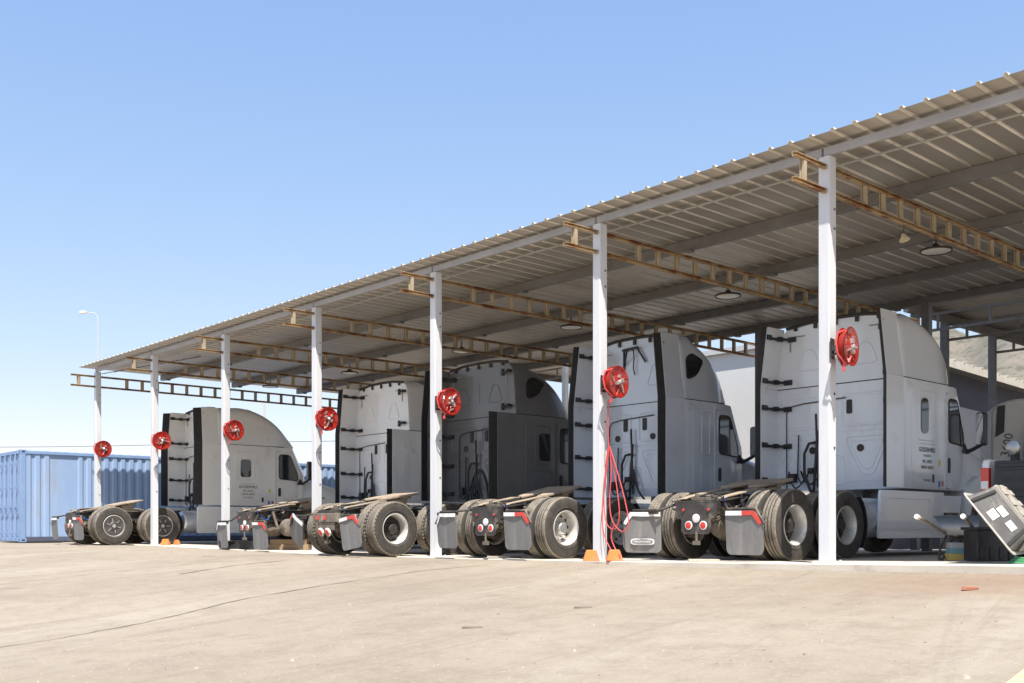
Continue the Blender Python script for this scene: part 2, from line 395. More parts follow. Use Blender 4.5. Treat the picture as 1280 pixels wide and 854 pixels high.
# ribbed roof sheet
rb = []
x = XL; pitch = .305
prof = []
while x < XR:
    prof += [(x, 0), (x + .242, 0), (x + .258, .036), (x + .290, .036)]; x += pitch
prof.append((XR, 0))
ZR = ZB + .170
rf = MB(); n = len(prof); YB = 22.0
rows = [(11.76, -.05), (14.4, .0), (17, .0), (19.5, .0), (YB, .0)]
vs = [(px, y, ZR + z) for y, _ in rows for px, z in prof]; fs = [(j * n + i, j * n + i + 1, (j + 1) * n + i + 1, (j + 1) * n + i) for j in range(len(rows) - 1) for i in range(n - 1)]
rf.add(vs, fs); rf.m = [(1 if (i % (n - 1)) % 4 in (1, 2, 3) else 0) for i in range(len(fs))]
ro = cpart(rf, 'roof', [roof_metal, mat('rib_painted_light', (.68, .635, .555), .35, .3, col2=(.54, .50, .43), scale=1.2)], 20)  # rib faces coloured lighter to paint in the light caught along them
so = ro.modifiers.new('thick', 'SOLIDIFY'); so.thickness = .0025; so.offset = 1
# purlins (front one is the pale eave beam, in lengths between the posts)
for y in (14.42, 16.96, 19.5, 21.75):
    p = MB(); p.bb(XL + .05, XR, y - .045, y + .045, ZB, ZB + .165); p.bb(XL + .05, XR, y + .045, y + .09, ZB, ZB + .02)
    for q in PX[1:]: p.bb(q - .06, q + .06, y - .07, y + .07, ZB - .04, ZB - .002)
    cpart(p, 'purlin', purlin_paint, bevel=.004)
ends = [XR] + [q - .045 for q in PX[1:]] 
ex = [XR] + [q - .03 for q in PX[1:]]
for i in range(len(ex) - 1):
    p = MB(); p.bb(ex[i + 1] + .012, ex[i] - .012, Y0 - .070, Y0 + .0, ZB + .006, ZB + .118)
    cpart(p, 'eave_beam', mat('eave_paint', (.42, .425, .445), .5, col2=(.34, .34, .355), scale=1.5, dirt=(.3, .27, .24), dirt_scale=3, dirt_lo=.6, dirt_hi=.8), bevel=.012)
UPR = []
for q in PX:
    p = MB(); z0 = slab(q); p.bb(q - .083, q + .083, Y0 - .083, Y0 + .083, z0 + .002, ZB + .002)
    o = cpart(p, 'post', post_paint, bevel=.014)
    p = MB(); p.bb(q - .15, q + .15, Y0 - .12, Y0 + .15, z0 + .001, z0 + .014)
    for a_ in (-.12, .12): p.cyl((q + a_, Y0 + .12, z0 + .014), (q + a_, Y0 + .12, z0 + .04), .014, 6)
    p.build('base_plate', post_paint, o)
    for zz in (1.5, 2.2, 4.35, 4.6): p = MB(); p.cyl((q + .082, Y0 + .03, z0 + zz), (q + .093, Y0 + .03, z0 + zz), .016, 6); p.build('bolt', steel_dark, o)
    pb = MB(); q2 = q + .75; pb.bb(q2 - .086, q2 + .086, YB - .4 - .086, YB - .4 + .086, z0, ZB - .002)
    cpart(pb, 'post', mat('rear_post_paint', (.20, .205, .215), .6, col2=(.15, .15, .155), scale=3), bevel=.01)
    t = MB(); ztop, zbot = CZ + 4.70, CZ + 4.33
    y_a, y_b = 11.33, 22.75
    for zc in (ztop - .028, zbot + .028):
        t.bb(q - .004, q + .004, y_a, y_b, zc - .028, zc + .028)
        t.bb(q + .004, q + .052, y_a, y_b, zc + .020, zc + .028); t.bb(q + .004, q + .052, y_a, y_b, zc - .028, zc - .020)
    tr = cpart(t, 'truss', rust_steel)
    yy = y_a + .24
    while yy < y_b:
        if abs(yy - Y0) > .42: UPR.append((q, yy, tr))
        yy += .50
def upright(mb, q, yy):
    mb.bb(q + .004, q + .046, yy - .035, yy + .025, CZ + 4.33 + .058, CZ + 4.70 - .058); mb.bb(q - .012, q - .004, yy - .055, yy + .055, CZ + 4.33, CZ + 4.70)
UPR.sort(key=lambda t: PX.index(t[0]) if PX.index(t[0]) >= 2 else 50)
rest = MB()
for k, (q, yy, tr) in enumerate(UPR):
    if k < 100:
        wb = MB(); upright(wb, q, yy); wb.build('truss_upright', web_steel, tr)
    else: upright(rest, q, yy)
tag(cpart(rest, 'truss_upright', web_steel), kind='stuff')
cd = MB(); cd.tube([(x_, 12.78 + .004 * math.sin(x_), ZB + .095) for x_ in [XL + .3 + i * 1.0 for i in range(36)]], .016, 8)
cpart(cd, 'conduit', mat('conduit_grey', (.42, .41, .39), .5))
rod = MB(); rod.tube([(PX[-1] + .1, Y0 + .1, ZB - .05), (PX[-1] + 4.1, 13.6, ZB + .15)], .012, 6); cpart(rod, 'tie_rod', steel_dark)
# pendant lamps
def lamp_mesh():
    m_ = MB(); Mz = Matrix.Rotation(R(90), 4, 'Y')
    m_.lathe([(-.02, .26), (-.0, .27), (.02, .26), (-.05, .14), (-.08, .06), (-.11, .05), (-.11, 0)], 28, 0, Mz)
    return m_.mesh('lamp_shade', steel_dark)
def lens_mesh():
    m_ = MB(); Mz = Matrix.Rotation(R(90), 4, 'Y'); m_.lathe([(-.018, .25), (.01, .235), (.03, .15), (.035, 0)], 28, 0, Mz); return m_.mesh('lamp_lens', lamp_white)
lamps = [(1170, 315, 'above the pale silver truck'), (910, 371, 'above the silver grey truck'), (714, 410, 'over the charcoal truck roof'),
         (577, 440, 'beside the strip of open sky'), (437, 467, 'above the white truck'), (338, 484, 'above the cream truck')]
for px, py, wh in lamps:
    zr = ZB - .12 - CZ; dpt = zr * 1300 / (659 - py); p = at(px, dpt)
    e = empty('pendant_lamp', (p.x, p.y, ZB - .10)); tag(e, 'round disc lamp hanging under the roof ' + wh, 'lamp', 'disc lamps under the canopy roof')
    place('lamp_shade', cached('lampsh', lamp_mesh), e); place('lamp_lens', cached('lamplens', lens_mesh), e)
    c_ = MB(); c_.cyl((0, 0, .1), (0, 0, .26), .015, 8); c_.build('lamp_stem', steel_dark, e)
fl = empty('floodlight', (-7.3 + .03, 14.0, CZ + 4.33)); tag(fl, 'small pale floodlight hung under the nearest rusty truss', 'lamp')
p = at(1128, 12.9)
fl.location = (PX[2] + .02, 14.15, CZ + 4.32)
m_ = MB(); m_.cyl((0, 0, 0), (0, 0, -.14), .012, 8); m_.build('bracket', steel_dark, fl)
m_ = MB(); m_.lathe([(-.04, .02), (0, .04), (.05, .075), (.06, .075), (.055, .06), (.04, .0)], 20, 0, Matrix.Translation((0, 0, -.16)) @ Matrix.Rotation(R(75), 4, 'Y')); m_.build('lamp_head', mat('flood_beige', (.62, .55, .36), .4), fl)

# ------------------------------------------------------------------ trucks
def tyre_mesh(wd=.27, r=.535, lug=True):
    h = wd / 2; m_ = MB()
    prof = [(-h * .72, .292), (-h * .95, .33), (-h, .40), (-h * .97, .47), (-h * .88, .512), (-h * .80, .528)]
    mis = [0] * 5
    xs = [-.80, -.44, -.40, -.36, -.04, .04, .36, .40, .44, .80]
    def rt(k): return r - .010 * (k * k)
    segs = [(-.80, 1), (-.47, 1), (-.45, 2), (-.37, 2), (-.35, 1), (-.06, 1), (-.04, 2), (.04, 2), (.06, 1), (.35, 1), (.37, 2), (.45, 2), (.47, 1), (.80, 1)]
    for i, (k, tp) in enumerate(segs):
        if i == 0: prof.append((k * h, rt(k)))
        else: prof.append((k * h, rt(k) - (.015 if tp == 2 else 0)))
        mis.append(0 if (tp == 2) else 1)
    prof += [(h * .88, .512), (h * .97, .47), (h, .40), (h * .95, .33), (h * .72, .292)]
    mis += [1, 0, 0, 0, 0]
    m_.lathe(prof, 56, 0, None, mis[:len(prof) - 1])
    if lug:                                   # shoulder lugs
        for j in range(44):
            a = 2 * math.pi * j / 44
            for sg in (-1, 1):
                M = Matrix.Rotation(a, 4, 'X') @ Matrix.Translation((sg * h * .74, 0, r - .024)) @ Matrix.Rotation(R(-12 * sg), 4, 'Y')
                x_, y_, z_ = h * .22, .022, .020
                vs = [(-x_, -y_, -z_), (x_, -y_, -z_), (x_, y_, -z_), (-x_, y_, -z_), (-x_, -y_, z_ * .55), (x_, -y_, z_ * .25), (x_, y_, z_ * .25), (-x_, y_, z_ * .55)]
                m_.add(vs, [(4, 5, 6, 7), (0, 1, 5, 4), (1, 2, 6, 5), (2, 3, 7, 6), (3, 0, 4, 7)], 1, M)
    # raised lettering band ring on the sidewall
    for sg in (-1, 1):
        m_.lathe([(sg * h * .985, .345), (sg * (h * 1.0 + .003), .352), (sg * h * .985, .359)], 56, 0)
    return m_.mesh('tyre', [rubber_side, rubber_tread], 30)
def rim_mesh(style):
    # +X is the outer face; deep dual dish
    m_ = MB(); h = .135
    bar = 0
    m_.lathe([(h * .74, .300), (h * .86, .304), (h * .90, .292), (h * .78, .280), (h * .5, .262), (.00, .252), (-.075, .245)], 48, 0)
    m_.lathe([(-h * .9, .30), (-h * .8, .27), (-.075, .25)], 32, 1)
    if style == 'cover':
        m_.lathe([(h * .80, .288), (h * .86, .27), (h * .80, .20), (h * .78, .12), (h * .95, .09), (h * .98, .045), (h * .90, .04), (h * .9, 0)], 48, 2)
        for j in range(6):
            a = 2 * math.pi * j / 6 + .3; M = Matrix.Rotation(a, 4, 'X') @ Matrix.Translation((h * .82, 0, .155))
            x_, y_, z_ = .008, .010, .05
            m_.add([(-x_, -y_, -z_), (x_, -y_, -z_), (x_, y_, -z_), (-x_, y_, -z_), (-x_, -y_, z_), (x_, -y_, z_), (x_, y_, z_), (-x_, y_, z_)],
                   [(0, 3, 2, 1), (4, 5, 6, 7), (0, 1, 5, 4), (1, 2, 6, 5), (2, 3, 7, 6), (3, 0, 4, 7)], 3, M)
        m_.lathe([(h * .985, .05), (h * 1.0, .04), (h * 1.0, .02), (h * .95, 0)], 20, 3)
    else:
        dm = 1 if style == 'steel' else (0 if style == 'bright' else 1)
        m_.lathe([(-.072, .247), (-.068, .21), (-.05, .17), (-.045, .115), (-.04, .11)], 40, dm)
        for j in range(10):
            a = 2 * math.pi * j / 10; c_ = Vector((-.056, .195 * math.cos(a), .195 * math.sin(a)))
            m_.lathe([(-.02, .0), (-.02, .027), (.004, .030), (.004, .024), (-.004, .02), (-.004, .0)], 12, 4, Matrix.Translation(c_))
            a += .31; b_ = Vector((-.045, .142 * math.cos(a), .142 * math.sin(a)))
            m_.cyl(b_, b_ + Vector((.035, 0, 0)), .015, 6, 3 if style == 'bright' else 1)
        hm = 3 if style == 'bright' else 1
        m_.lathe([(-.045, .115), (.03, .10), (.05, .085), (.055, .0)], 28, hm)
    return m_.mesh('wheel', [alu, hub_steel, cover_black, steel_bright, rubber_black], 30)
def add_wheel(root, x, y, side, style, tyre_key=('tyre', .27), lug=True):
    me = cached(('rim', style), lambda: rim_mesh(style))
    o = place('wheel', me, root, loc=(x, y, .532), rot=(random.uniform(0, 6), 0, 0 if side > 0 else math.pi))
    t = place('tyre', cached((tyre_key, lug), lambda: tyre_mesh(tyre_key[1], lug=lug)), o); return o

WALL = 3.15
BB, SEAM = 1.15, 3.0
def make_cab_fns(d):
    def front(z): return d + 1.35 if z <= 2.15 else d + 1.35 - .5 * (z - 2.15) / (SEAM - 2.15)
    TT = [(0, 1.22), (.4, 1.195), (.75, 1.12), (.88, .96), (.96, .62), (1.0, 0)]
    def xs(y, z):
        f = front(z)
        if y <= d: return 1.22
        t = (y - d) / (f - d); return lerp(t, [a for a, b in TT], [b for a, b in TT])
    return front, TT, xs
def side_prism(mb, poly, xs, sg, p0, p1, mi=0):
    mb.prism(poly, lambda u, v, t: (sg * (xs(u, v) + t), u, v), p0, p1, mi)
def side_ring(mb, poly, xs, sg, r, mi=0):
    mb.tube([(sg * (xs(u, v) + .001), u, v) for u, v in poly], r, 6, mi, close=True)
def back_ring(mb, poly, r, mi=0):
    mb.tube([(u, WALL - .001, v) for u, v in poly], r, 6, mi, close=True)
def back_prism(mb, poly, t0, t1, mi=0):
    mb.prism(poly, lambda u, v, t: (u, WALL - t, v), t0, t1, mi)

def make_truck(cx, y0, label, paint, d, wheel='alu', rearwheels=True, ext_upper=(True, True), rubber_w=.12, rubber_r=None, win='slim', tri=False, tri_y=.1, lettering=False,
               logo=False, flap_tilt=(0, 0), tail='round', flap_z=.13, flap_yaw=0., yaw=0., interior=None, stickers=True, seed=1, lobar=False, rk=1.01):
    rnd = random.Random(seed)
    root = empty('semi_truck', (cx, y0, slab(cx)), yaw)
    tag(root, label, 'truck', 'trucks parked under the canopy')
    front, TT, xs = make_cab_fns(d)
    def Z(z): return SEAM + (z - 2.93) * rk
    # chassis
    def frame():
        m_ = MB()
        for sg in (-1, 1):
            x0 = .40 * sg; 
            m_.prism([(-.74, .78), (-.74, .90), (-.35, .95), (d + 2.5, .95), (d + 2.5, .68), (-.45, .68)], lambda u, v, t: (x0 + t * sg, u, v), 0, .012)
            m_.prism([(-.74, .886), (-.35, .936), (d + 2.5, .936), (d + 2.5, .95), (-.35, .95), (-.74, .90)], lambda u, v, t: (x0 + t * sg, u, v), .013, .09)
            m_.prism([(-.74, .78), (-.45, .68), (d + 2.5, .68), (d + 2.5, .692), (-.45, .692), (-.74, .792)], lambda u, v, t: (x0 + t * sg, u, v), .013, .09)
            for k in range(16):
                yy = -.6 + k * .23; m_.cyl((x0 + .012 * sg, yy, .86 + .02 * (k % 2)), (x0 + .03 * sg, yy, .86 + .02 * (k % 2)), .012, 6)
        for yy in (-.70, .0, .72, 1.41, 2.4, 3.2): m_.bb(-.395, .395, yy - .05, yy + .05, .70, .90)
        return m_.mesh('frame', frame_mat, 30)
    place('frame', cached(('frame', d), frame), root)
    # axles and suspension
    def axle():
        m_ = MB(); m_.tube([(-.93, 0, 0), (-.45, 0, 0), (-.28, 0, 0), (-.12, 0, 0), (.12, 0, 0), (.28, 0, 0), (.45, 0, 0), (.93, 0, 0)], [.075, .075, .10, .20, .21, .10, .075, .075], 14)
        m_.lathe([(-.28, .0), (-.27, .08), (-.20, .19), (-.08, .235), (.05, .225), (.10, .16), (.14, .0)], 20, 0, Matrix.Translation((.02, -.02, 0)) @ Matrix.Rotation(R(90), 4, 'Z'))
        m_.cyl((.02, .15, .02), (.02, .42, .08), .07, 10)
        for sg in (-1, 1):
            m_.lathe([(-.09, .0), (-.09, .09), (-.02, .10), (.0, .105), (.02, .10), (.09, .085), (.10, .0)], 16, 0, Matrix.Translation((.33 * sg, -.28, .02)) @ Matrix.Rotation(R(80), 4, 'Z'))
            m_.bar((.46 * sg, -.45, -.06), (.46 * sg, .45, .16), .08, .05)
            m_.cyl((.55 * sg, -.2, -.05), (.5 * sg, -.32, .38), .035, 10)
            for k in range(3): m_.lathe([(-.045, .09), (0, .125), (.045, .09)], 16, 0, Matrix.Translation((.44 * sg, .42, .06 + .085 * k)) @ Matrix.Rotation(R(90), 4, 'Y'))
            m_.lathe([(-.12, .06), (-.12, .205), (.10, .205), (.12, .17), (.12, .06)], 24, 0, Matrix.Translation((sg * .74, 0, 0)))
        return m_.mesh('axle', greasy, 40)
    for yy in (0, 1.41): place('axle', cached('axle', axle), root, loc=(0, yy, .532))
    # looms and air lines on the chassis
    def lines():
        m_ = MB(); r_ = random.Random(4)
        for k in range(14):
            xa, xb = r_.uniform(-.36, .36), r_.uniform(-.36, .36); ya = r_.uniform(-.6, .3); yb = r_.uniform(.5, 2.6); za, zb_ = r_.uniform(.62, .98), r_.uniform(.7, 1.0)
            pts = []
            for j in range(9):
                t = j / 8; pts.append((xa + (xb - xa) * t + .05 * math.sin(t * 7 + k), ya + (yb - ya) * t, za + (zb_ - za) * t + .06 * math.sin(t * 5 + k)))
            m_.tube(pts, .012 + .006 * (k % 3), 6)
        for k in range(10):
            m_.box((r_.uniform(-.33, .33), r_.uniform(-.62, .4), r_.uniform(.72, .96)), (r_.uniform(.06, .16), r_.uniform(.06, .16), r_.uniform(.05, .12)), 1, (0, 0, r_.uniform(0, 1)))
        for k in range(22):
            xa = r_.uniform(-.62, .62); ya = r_.uniform(-.7, .5); za = r_.uniform(.45, .98)
            m_.cyl((xa, ya, za), (xa + r_.uniform(-.12, .12), ya + r_.uniform(-.12, .12), za + r_.uniform(-.1, .1)), r_.uniform(.015, .05), 9, r_.choice((0, 1, 1, 1)))
        for k in range(6):
            xa = r_.uniform(-.5, .5); pts = [(xa + .05 * math.sin(j * 1.3 + k), -.72 + .06 * j, .84 - .22 * math.sin(j / 8 * math.pi) + .03 * k) for j in range(9)]
            m_.tube(pts, .010, 6, (0, 3, 0, 4, 0, 0)[k])
        return m_.mesh('air_lines', [rubber_black, greasy, steel_bright, hose_red, blue_m], 40)
    place('air_lines', cached('lines', lines), root)
    # fifth wheel
    def fifth():
        m_ = MB()
        P = [(-.45, .30), (-.42, .45), (.42, .45), (.45, .30), (.45, -.10), (.36, -.40), (.20, -.47), (.06, -.05), (-.06, -.05), (-.20, -.47), (-.36, -.40), (-.45, -.10)]
        m_.prism(P, lambda u, v, t: (u, v, t), 0, .045)
        for sg in (-1, 1): m_.prism([(-.2, -.03), (.2, -.03), (.12, -.2), (-.12, -.2)], lambda u, v, t: (sg * .33 + t, u, v), -.03, .03)
        m_.prism([(-.40, .26), (.40, .26), (.40, .0), (-.40, .0)], lambda u, v, t: (u, v, t), -.05, -.004)
        return m_.mesh('fifth_wheel', plate_mat, 30)
    place('fifth_wheel', cached('fifth', fifth), root, bevel=.01, loc=(0, .72, 1.17), rot=(R(10 + rnd.uniform(-2, 3)), 0, 0))
    m_ = MB()
    for sg in (-1, 1): m_.bb(.30 * sg - .05, .30 * sg + .05, .5, .95, .955, 1.03)
    m_.bb(-.40, .40, .45, 1.0, .952, .972); m_.build('fifth_wheel_mount', greasy, root)
    for sg in (-1, 1):
        m_ = MB(); m_.prism([(-.64, .93), (-.56, .965), (.20, 1.10), (.34, 1.10), (.34, 1.075), (.20, 1.07), (-.58, .94)], lambda u, v, t: (sg * .36 + t, u, v), -.07, .07)
        m_.build('ramp', plate_mat, root, bevel=.006)
    m_ = MB(); m_.bb(-.30, .30, -.52, -.44, .905, .955); m_.cyl((-.2, -.48, .955), (-.2, -.48, 1.01), .035, 10); m_.cyl((.12, -.48, .955), (.12, -.48, .995), .05, 10); m_.cyl((-.05, -.46, .97), (.22, -.40, .99), .02, 8)
    m_.build('crossmember', greasy, root, bevel=.006)
    # deck plate behind the sleeper
    m_ = MB(); m_.bb(-.52, .52, 1.95, WALL - .12, .955, .985)
    for k in range(8): m_.bb(-.5, .5, 2.0 + k * .13, 2.03 + k * .13, .986, .994)
    m_.build('deck_plate', steel_dark, root)
    # wheels
    if rearwheels:
        for yy in (0, 1.41):
            for sg in (-1, 1):
                add_wheel(root, 1.085 * sg, yy, sg, wheel, lug=(tail != 'round')); add_wheel(root, .752 * sg, yy, -sg, 'steel', lug=(tail != 'round'))
    fy = d + 1.72
    for sg in (-1, 1): add_wheel(root, 1.02 * sg, fy, sg, 'alu', ('tyre', .30))
    # mudflaps
    for k, sg in enumerate((-1, 1)):
        tl = flap_tilt[k]
        fl_ = MB(); P = rpoly([(-.29, 0), (.19, 0), (.31, -.18), (.31, -.56), (.26, -.63), (-.24, -.63), (-.29, -.58)], .05, 3)
        nn = 8
        def bend(u, v, t): 
            return (u * sg, t + .05 * (v / .63) ** 2 * (1 + tl * 2) - .03 * math.cos(u * 5), v)
        fl_.prism(P, bend, -.006, .006)
        fo = fl_.build('mudflap', flap_mat, root, loc=(sg * .93, -.90, flap_z + .64), rot=(0, R(tl * 30), R(4 * sg + (flap_yaw if sg < 0 else 0))))
        t_ = MB(); t_.prism([(-.28, -.005), (.0, -.005), (.0, -.07), (-.28, -.07)], bend, -.0165, -.0075, 0)
        t_.prism([(.19, -.005), (.305, -.175), (.26, -.20), (.155, -.06)], bend, -.0165, -.0075, 1 if (tail != 'round' or sg > 0) else 0)
        t_.prism([(.001, -.005), (.185, -.005), (.15, -.065), (.001, -.07)], bend, -.0165, -.0075, 1 if sg > 0 else 0)
        t_.build('reflective_strip', [white_refl, red_refl], fo)
        if logo and sg < 0:
            ov = [(.185 * math.copysign(abs(math.cos(a)) ** .55, math.cos(a)), .052 * math.copysign(abs(math.sin(a)) ** .55, math.sin(a)) - .46) for a in [2 * math.pi * i / 40 for i in range(40)]]
            l_ = MB(); l_.prism(ov, bend, -.012, -.0068, 0)
            ov2 = [(u * .88, (v + .46) * .62 - .46) for u, v in ov]; l_.prism(ov2, bend, -.0155, -.0125, 1)
            lo_ = l_.build('emblem', [white_refl, mat('emblem_grey', (.20, .20, .20), .5)], fo)
            text('lettering', 'FREIGHTLINER', .042, white_refl, lo_, Matrix.Translation((0, -.034, -.46)) @ Matrix.Rotation(R(90), 4, 'X'), sx=.98)
        b_ = MB(); b_.tube([(.44 * sg, -.66, .86), (.60 * sg, -.82, flap_z + .68), (.66 * sg, -.88, flap_z + .665), (1.13 * sg, -.88, flap_z + .665), (1.27 * sg, -.88, flap_z + .45)], .02, 8)
        b_.bb(sg * .93 - .3, sg * .93 + .3, -.886, -.874, flap_z + .60, flap_z + .655)
        b_.build('mudflap_bracket', frame_mat, root)
    # tail light panel
    tp = MB()
    if tail == 'round':
        tp.prism(rpoly([(-.38, .86), (.38, .86), (.38, .66), (.27, .62), (.27, .44), (.22, .40), (-.22, .40), (-.27, .44), (-.27, .62), (-.38, .66)], .02, 2), lambda u, v, t: (u, -.76 - t, v), 0, .02)
        tpo = tp.build('tail_light_panel', frame_mat, root)
        def lens(nm, u, v, r, m1):
            q = MB(); Mx = Matrix.Translation((u, -.781, v)) @ Matrix.Rotation(R(-90), 4, 'Z')
            q.lathe([(0, r * 1.32), (.012, r * 1.30), (.016, r * 1.05)], 24, 0, Mx); q.lathe([(.014, r * 1.06), (.022, r * .9), (.027, 0)], 24, 1, Mx)
            q.build(nm, [white_refl if r > .03 else frame_mat, m1], tpo)
        lens('tail_lamp', -.125, .53, .050, red_lens); lens('tail_lamp', .145, .53, .050, red_lens); lens('reverse_lamp', .01, .635, .050, white_lens)
        lens('marker_lamp', -.22, .76, .022, red_lens); lens('marker_lamp', .24, .76, .022, red_lens)
    else:
        tp.bb(-.46, .46, -.84, -.76, .66, .84); tp.bb(-.30, .30, -.82, -.78, .50, .66)
        tpo = tp.build('tail_light_panel', greasy, root, bevel=.01)
        for u in (-.26, .0):
            q = MB(); q.bb(u - .045, u + .045, -.858, -.843, .71, .79); q.build('marker_lamp', red_lens, tpo, bevel=.004)
        for u in (-.13, .12):
            q = MB(); Mx = Matrix.Translation((u, -.86, .46)) @ Matrix.Rotation(R(20), 4, 'X') @ Matrix.Rotation(R(-90), 4, 'Z')
            q.lathe([(-.03, .0), (-.03, .085), (0, .085), (.012, .07)], 24, 0, Mx); q.lathe([(.010, .072), (.022, .05), (.026, 0)], 24, 1, Mx); q.build('tail_lamp', [white_refl, red_lens], tpo)
    h_ = MB(); h_.cyl((.03, -.80, .44), (.03, -.80, .30), .02, 8); h_.box((.03, -.80, .27), (.08, .08, .06)); h_.cyl((-.3, -.72, .62), (.3, -.72, .62), .03, 8)
    h_.build('tow_hook', greasy, root)
    # lower cab / sleeper
    def cab():
        m_ = MB(); rings = []
        for z in (BB, BB + .03, 1.6, 2.15, 2.5, SEAM - .012):
            f = front(z); ins = .02 if z == BB else 0
            half = [(1.17, WALL), (1.205, WALL + .015), (1.22, WALL + .05), (1.22, WALL + .6)] + [(x_, d + t * (f - d)) for t, x_ in TT[:-1]]
            ring = [(x_ - ins, y, z) for x_, y in half] + [(0, f, z)] + [(-(x_ - ins), y, z) for x_, y in reversed(half)]
            rings.append(ring)
        m_.loft(rings)
        # pressed panels of the rear wall
        for sg in (-1, 1):
            back_ring(m_, rrect(*(sorted((sg * .10, sg * .98))), 2.24, 2.80, .09), .011)
            back_ring(m_, rrect(*(sorted((sg * .14, sg * .94))), 2.28, 2.76, .07), .006)
            back_ring(m_, rpoly([(sg * .14, 2.06), (sg * .98, 2.06), (sg * .70, 1.40), (sg * .48, 1.40)], .14, 5), .012)
            back_ring(m_, rpoly([(sg * .24, 1.98), (sg * .88, 1.98), (sg * .66, 1.50), (sg * .50, 1.50)], .10, 5), .007)
            m_.tube([(sg * 1.08, WALL - .001, z) for z in (1.2, 1.7, 2.2, 2.85)], .006, 6)
        back_ring(m_, rpoly([(-.18, 1.25), (-.14, 1.75), (.14, 1.75), (.18, 1.25)], .12, 5), .009)
        m_.tube([(x_, WALL - .001, 1.30) for x_ in (-1.1, -.5, 0, .5, 1.1)], .008, 6)
        m_.tube([(x_, WALL - .001, 2.16) for x_ in (-1.1, -.5, 0, .5, 1.1)], .006, 6)
        # side pressings
        for sg in (-1, 1):
            a, b_ = WALL + .55, min(WALL + 1.15, d - .18)
            if win != 'slim':
                side_ring(m_, rrect(a, b_, 1.95, 2.78, .07), xs, sg, .014); side_ring(m_, rrect(a - .03, b_ + .05, 1.28, 1.78, .07), xs, sg, .008)
            else:
                side_ring(m_, rrect(a - .02, a + .50, 1.98, 2.82, .04), xs, sg, .008)
            side_prism(m_, [(d - .02, BB + .02), (d + .0, BB + .02), (d + .0, SEAM - .05), (d - .02, SEAM - .05)], xs, sg, .0, .018)
            m_.tube([(sg * 1.222, WALL + .28, z) for z in (1.2, 2.0, 2.9)], .006, 6)
        return m_.mesh('cab', paint, 35)
    cab_o = place('cab', cab(), root)
    # rear-wall fittings
    for sg in (-1, 1):
        q = MB(); back_prism(q, rrect(sg * .25 - .05, sg * .25 + .05, 2.46, 2.70, .02, 2), .003, .02); q.build('vent_cover', rubber_black, cab_o)
        q = MB(); q.lathe([(0, .062), (.02, .062), (.028, .05), (.016, .044), (.018, .0)], 20, 0, Matrix.Translation((sg * .46, WALL - .002, 2.33 if tri else 1.86)) @ Matrix.Rotation(R(-90), 4, 'Z')); q.build('round_lock', hub_steel, cab_o)
    # roof fairing
    RP = [(WALL, 4.02), (WALL + .4, 4.05), (d - 1.1, 4.075), (d - .75, 4.045), (d - .45, 3.955), (d - .2, 3.85), (d + .05, 3.715), (d + .3, 3.545), (d + .55, 3.335), (d + .72, 3.155), (d + .84, 2.985)]
    if win == 'square_dark': RP = [(a, b_ - .03 - .05 * (a > d - .8)) for a, b_ in RP]
    RP = [(a, Z(b_)) for a, b_ in RP]
    Y_, Z_ = [a for a, b_ in RP], [b_ for a, b_ in RP]
    def hwf(y): return 1.22 if y < d - .3 else 1.22 - .36 * ((y - d + .3) / 1.14) ** 2
    def fair_x(y, z):
        zt = lerp(y, Y_, Z_); h = zt - SEAM; return hwf(y) - .09 * max(0, z - SEAM) ** 1.2
    def fairing():
        m_ = MB(); rings = []
        yl = [WALL, WALL + .03] + [WALL + .03 + (d + .84 - WALL - .03) * i / 22 for i in range(1, 23)]
        for i, y in enumerate(yl):
            zt = lerp(y, Y_, Z_); h = max(.03, zt - SEAM); hw = hwf(y); r_ = min(.30 if ext_upper[1] else .30, h * .75)
            xt = hw - .09 * (h - r_) ** 1.2; half = [(hw, SEAM + .006), (hw - .09 * (.5 * (h - r_)) ** 1.2, SEAM + .5 * (h - r_))]
            for k in range(7):
                a = R(90 * k / 6); half.append((xt - r_ + r_ * math.cos(a), zt - r_ + r_ * math.sin(a)))
            half.append((xt * .4, zt + .02))
            e = .012 if i == 0 else 0
            ring = [(x_ - e, y, z) for x_, z in half] + [(-(x_ - e), y, z) for x_, z in reversed(half)]
            rings.append(ring)
        m_.loft(rings)
        for sg in (-1, 1):
            back_ring(m_, rpoly([(sg * .30, Z(3.22)), (sg * .78, Z(3.22)), (sg * .62, Z(3.58)), (sg * .46, Z(3.58))], .09, 4), .012)
        if tri == 'dark': 
            m_.tube([(0, WALL - .001, Z(3.25)), (0, WALL - .001, Z(3.62))], .02, 6)
        return m_.mesh('roof_fairing', paint, 40)
    fair_o = place('roof_fairing', fairing(), root)
    q = MB()
    for sg in (-1, 1):
        q.bb(*sorted((sg * .93, sg * .62)), WALL - .012, WALL - .003, Z(3.83), Z(3.83) + .02); q.bb(*sorted((sg * .93, sg * .905)), WALL - .012, WALL - .003, Z(3.58), Z(3.83) - .001)
    q.build('corner_trim', mat('trim_grey', (.26, .26, .27), .5), fair_o)
    q = MB(); q.tube([(-.98, WALL - .03, Z(4.0)), (-.5, WALL - .02, Z(4.055)), (0, WALL - .02, Z(4.065)), (.5, WALL - .02, Z(4.055)), (.98, WALL - .03, Z(4.0))], .03, 8)
    for u in (-.8, -.4, 0, .4, .8): q.box((u, WALL - .025, Z(3.99)), (.06, .03, .10))
    q.build('roof_seal', rubber_black, fair_o)
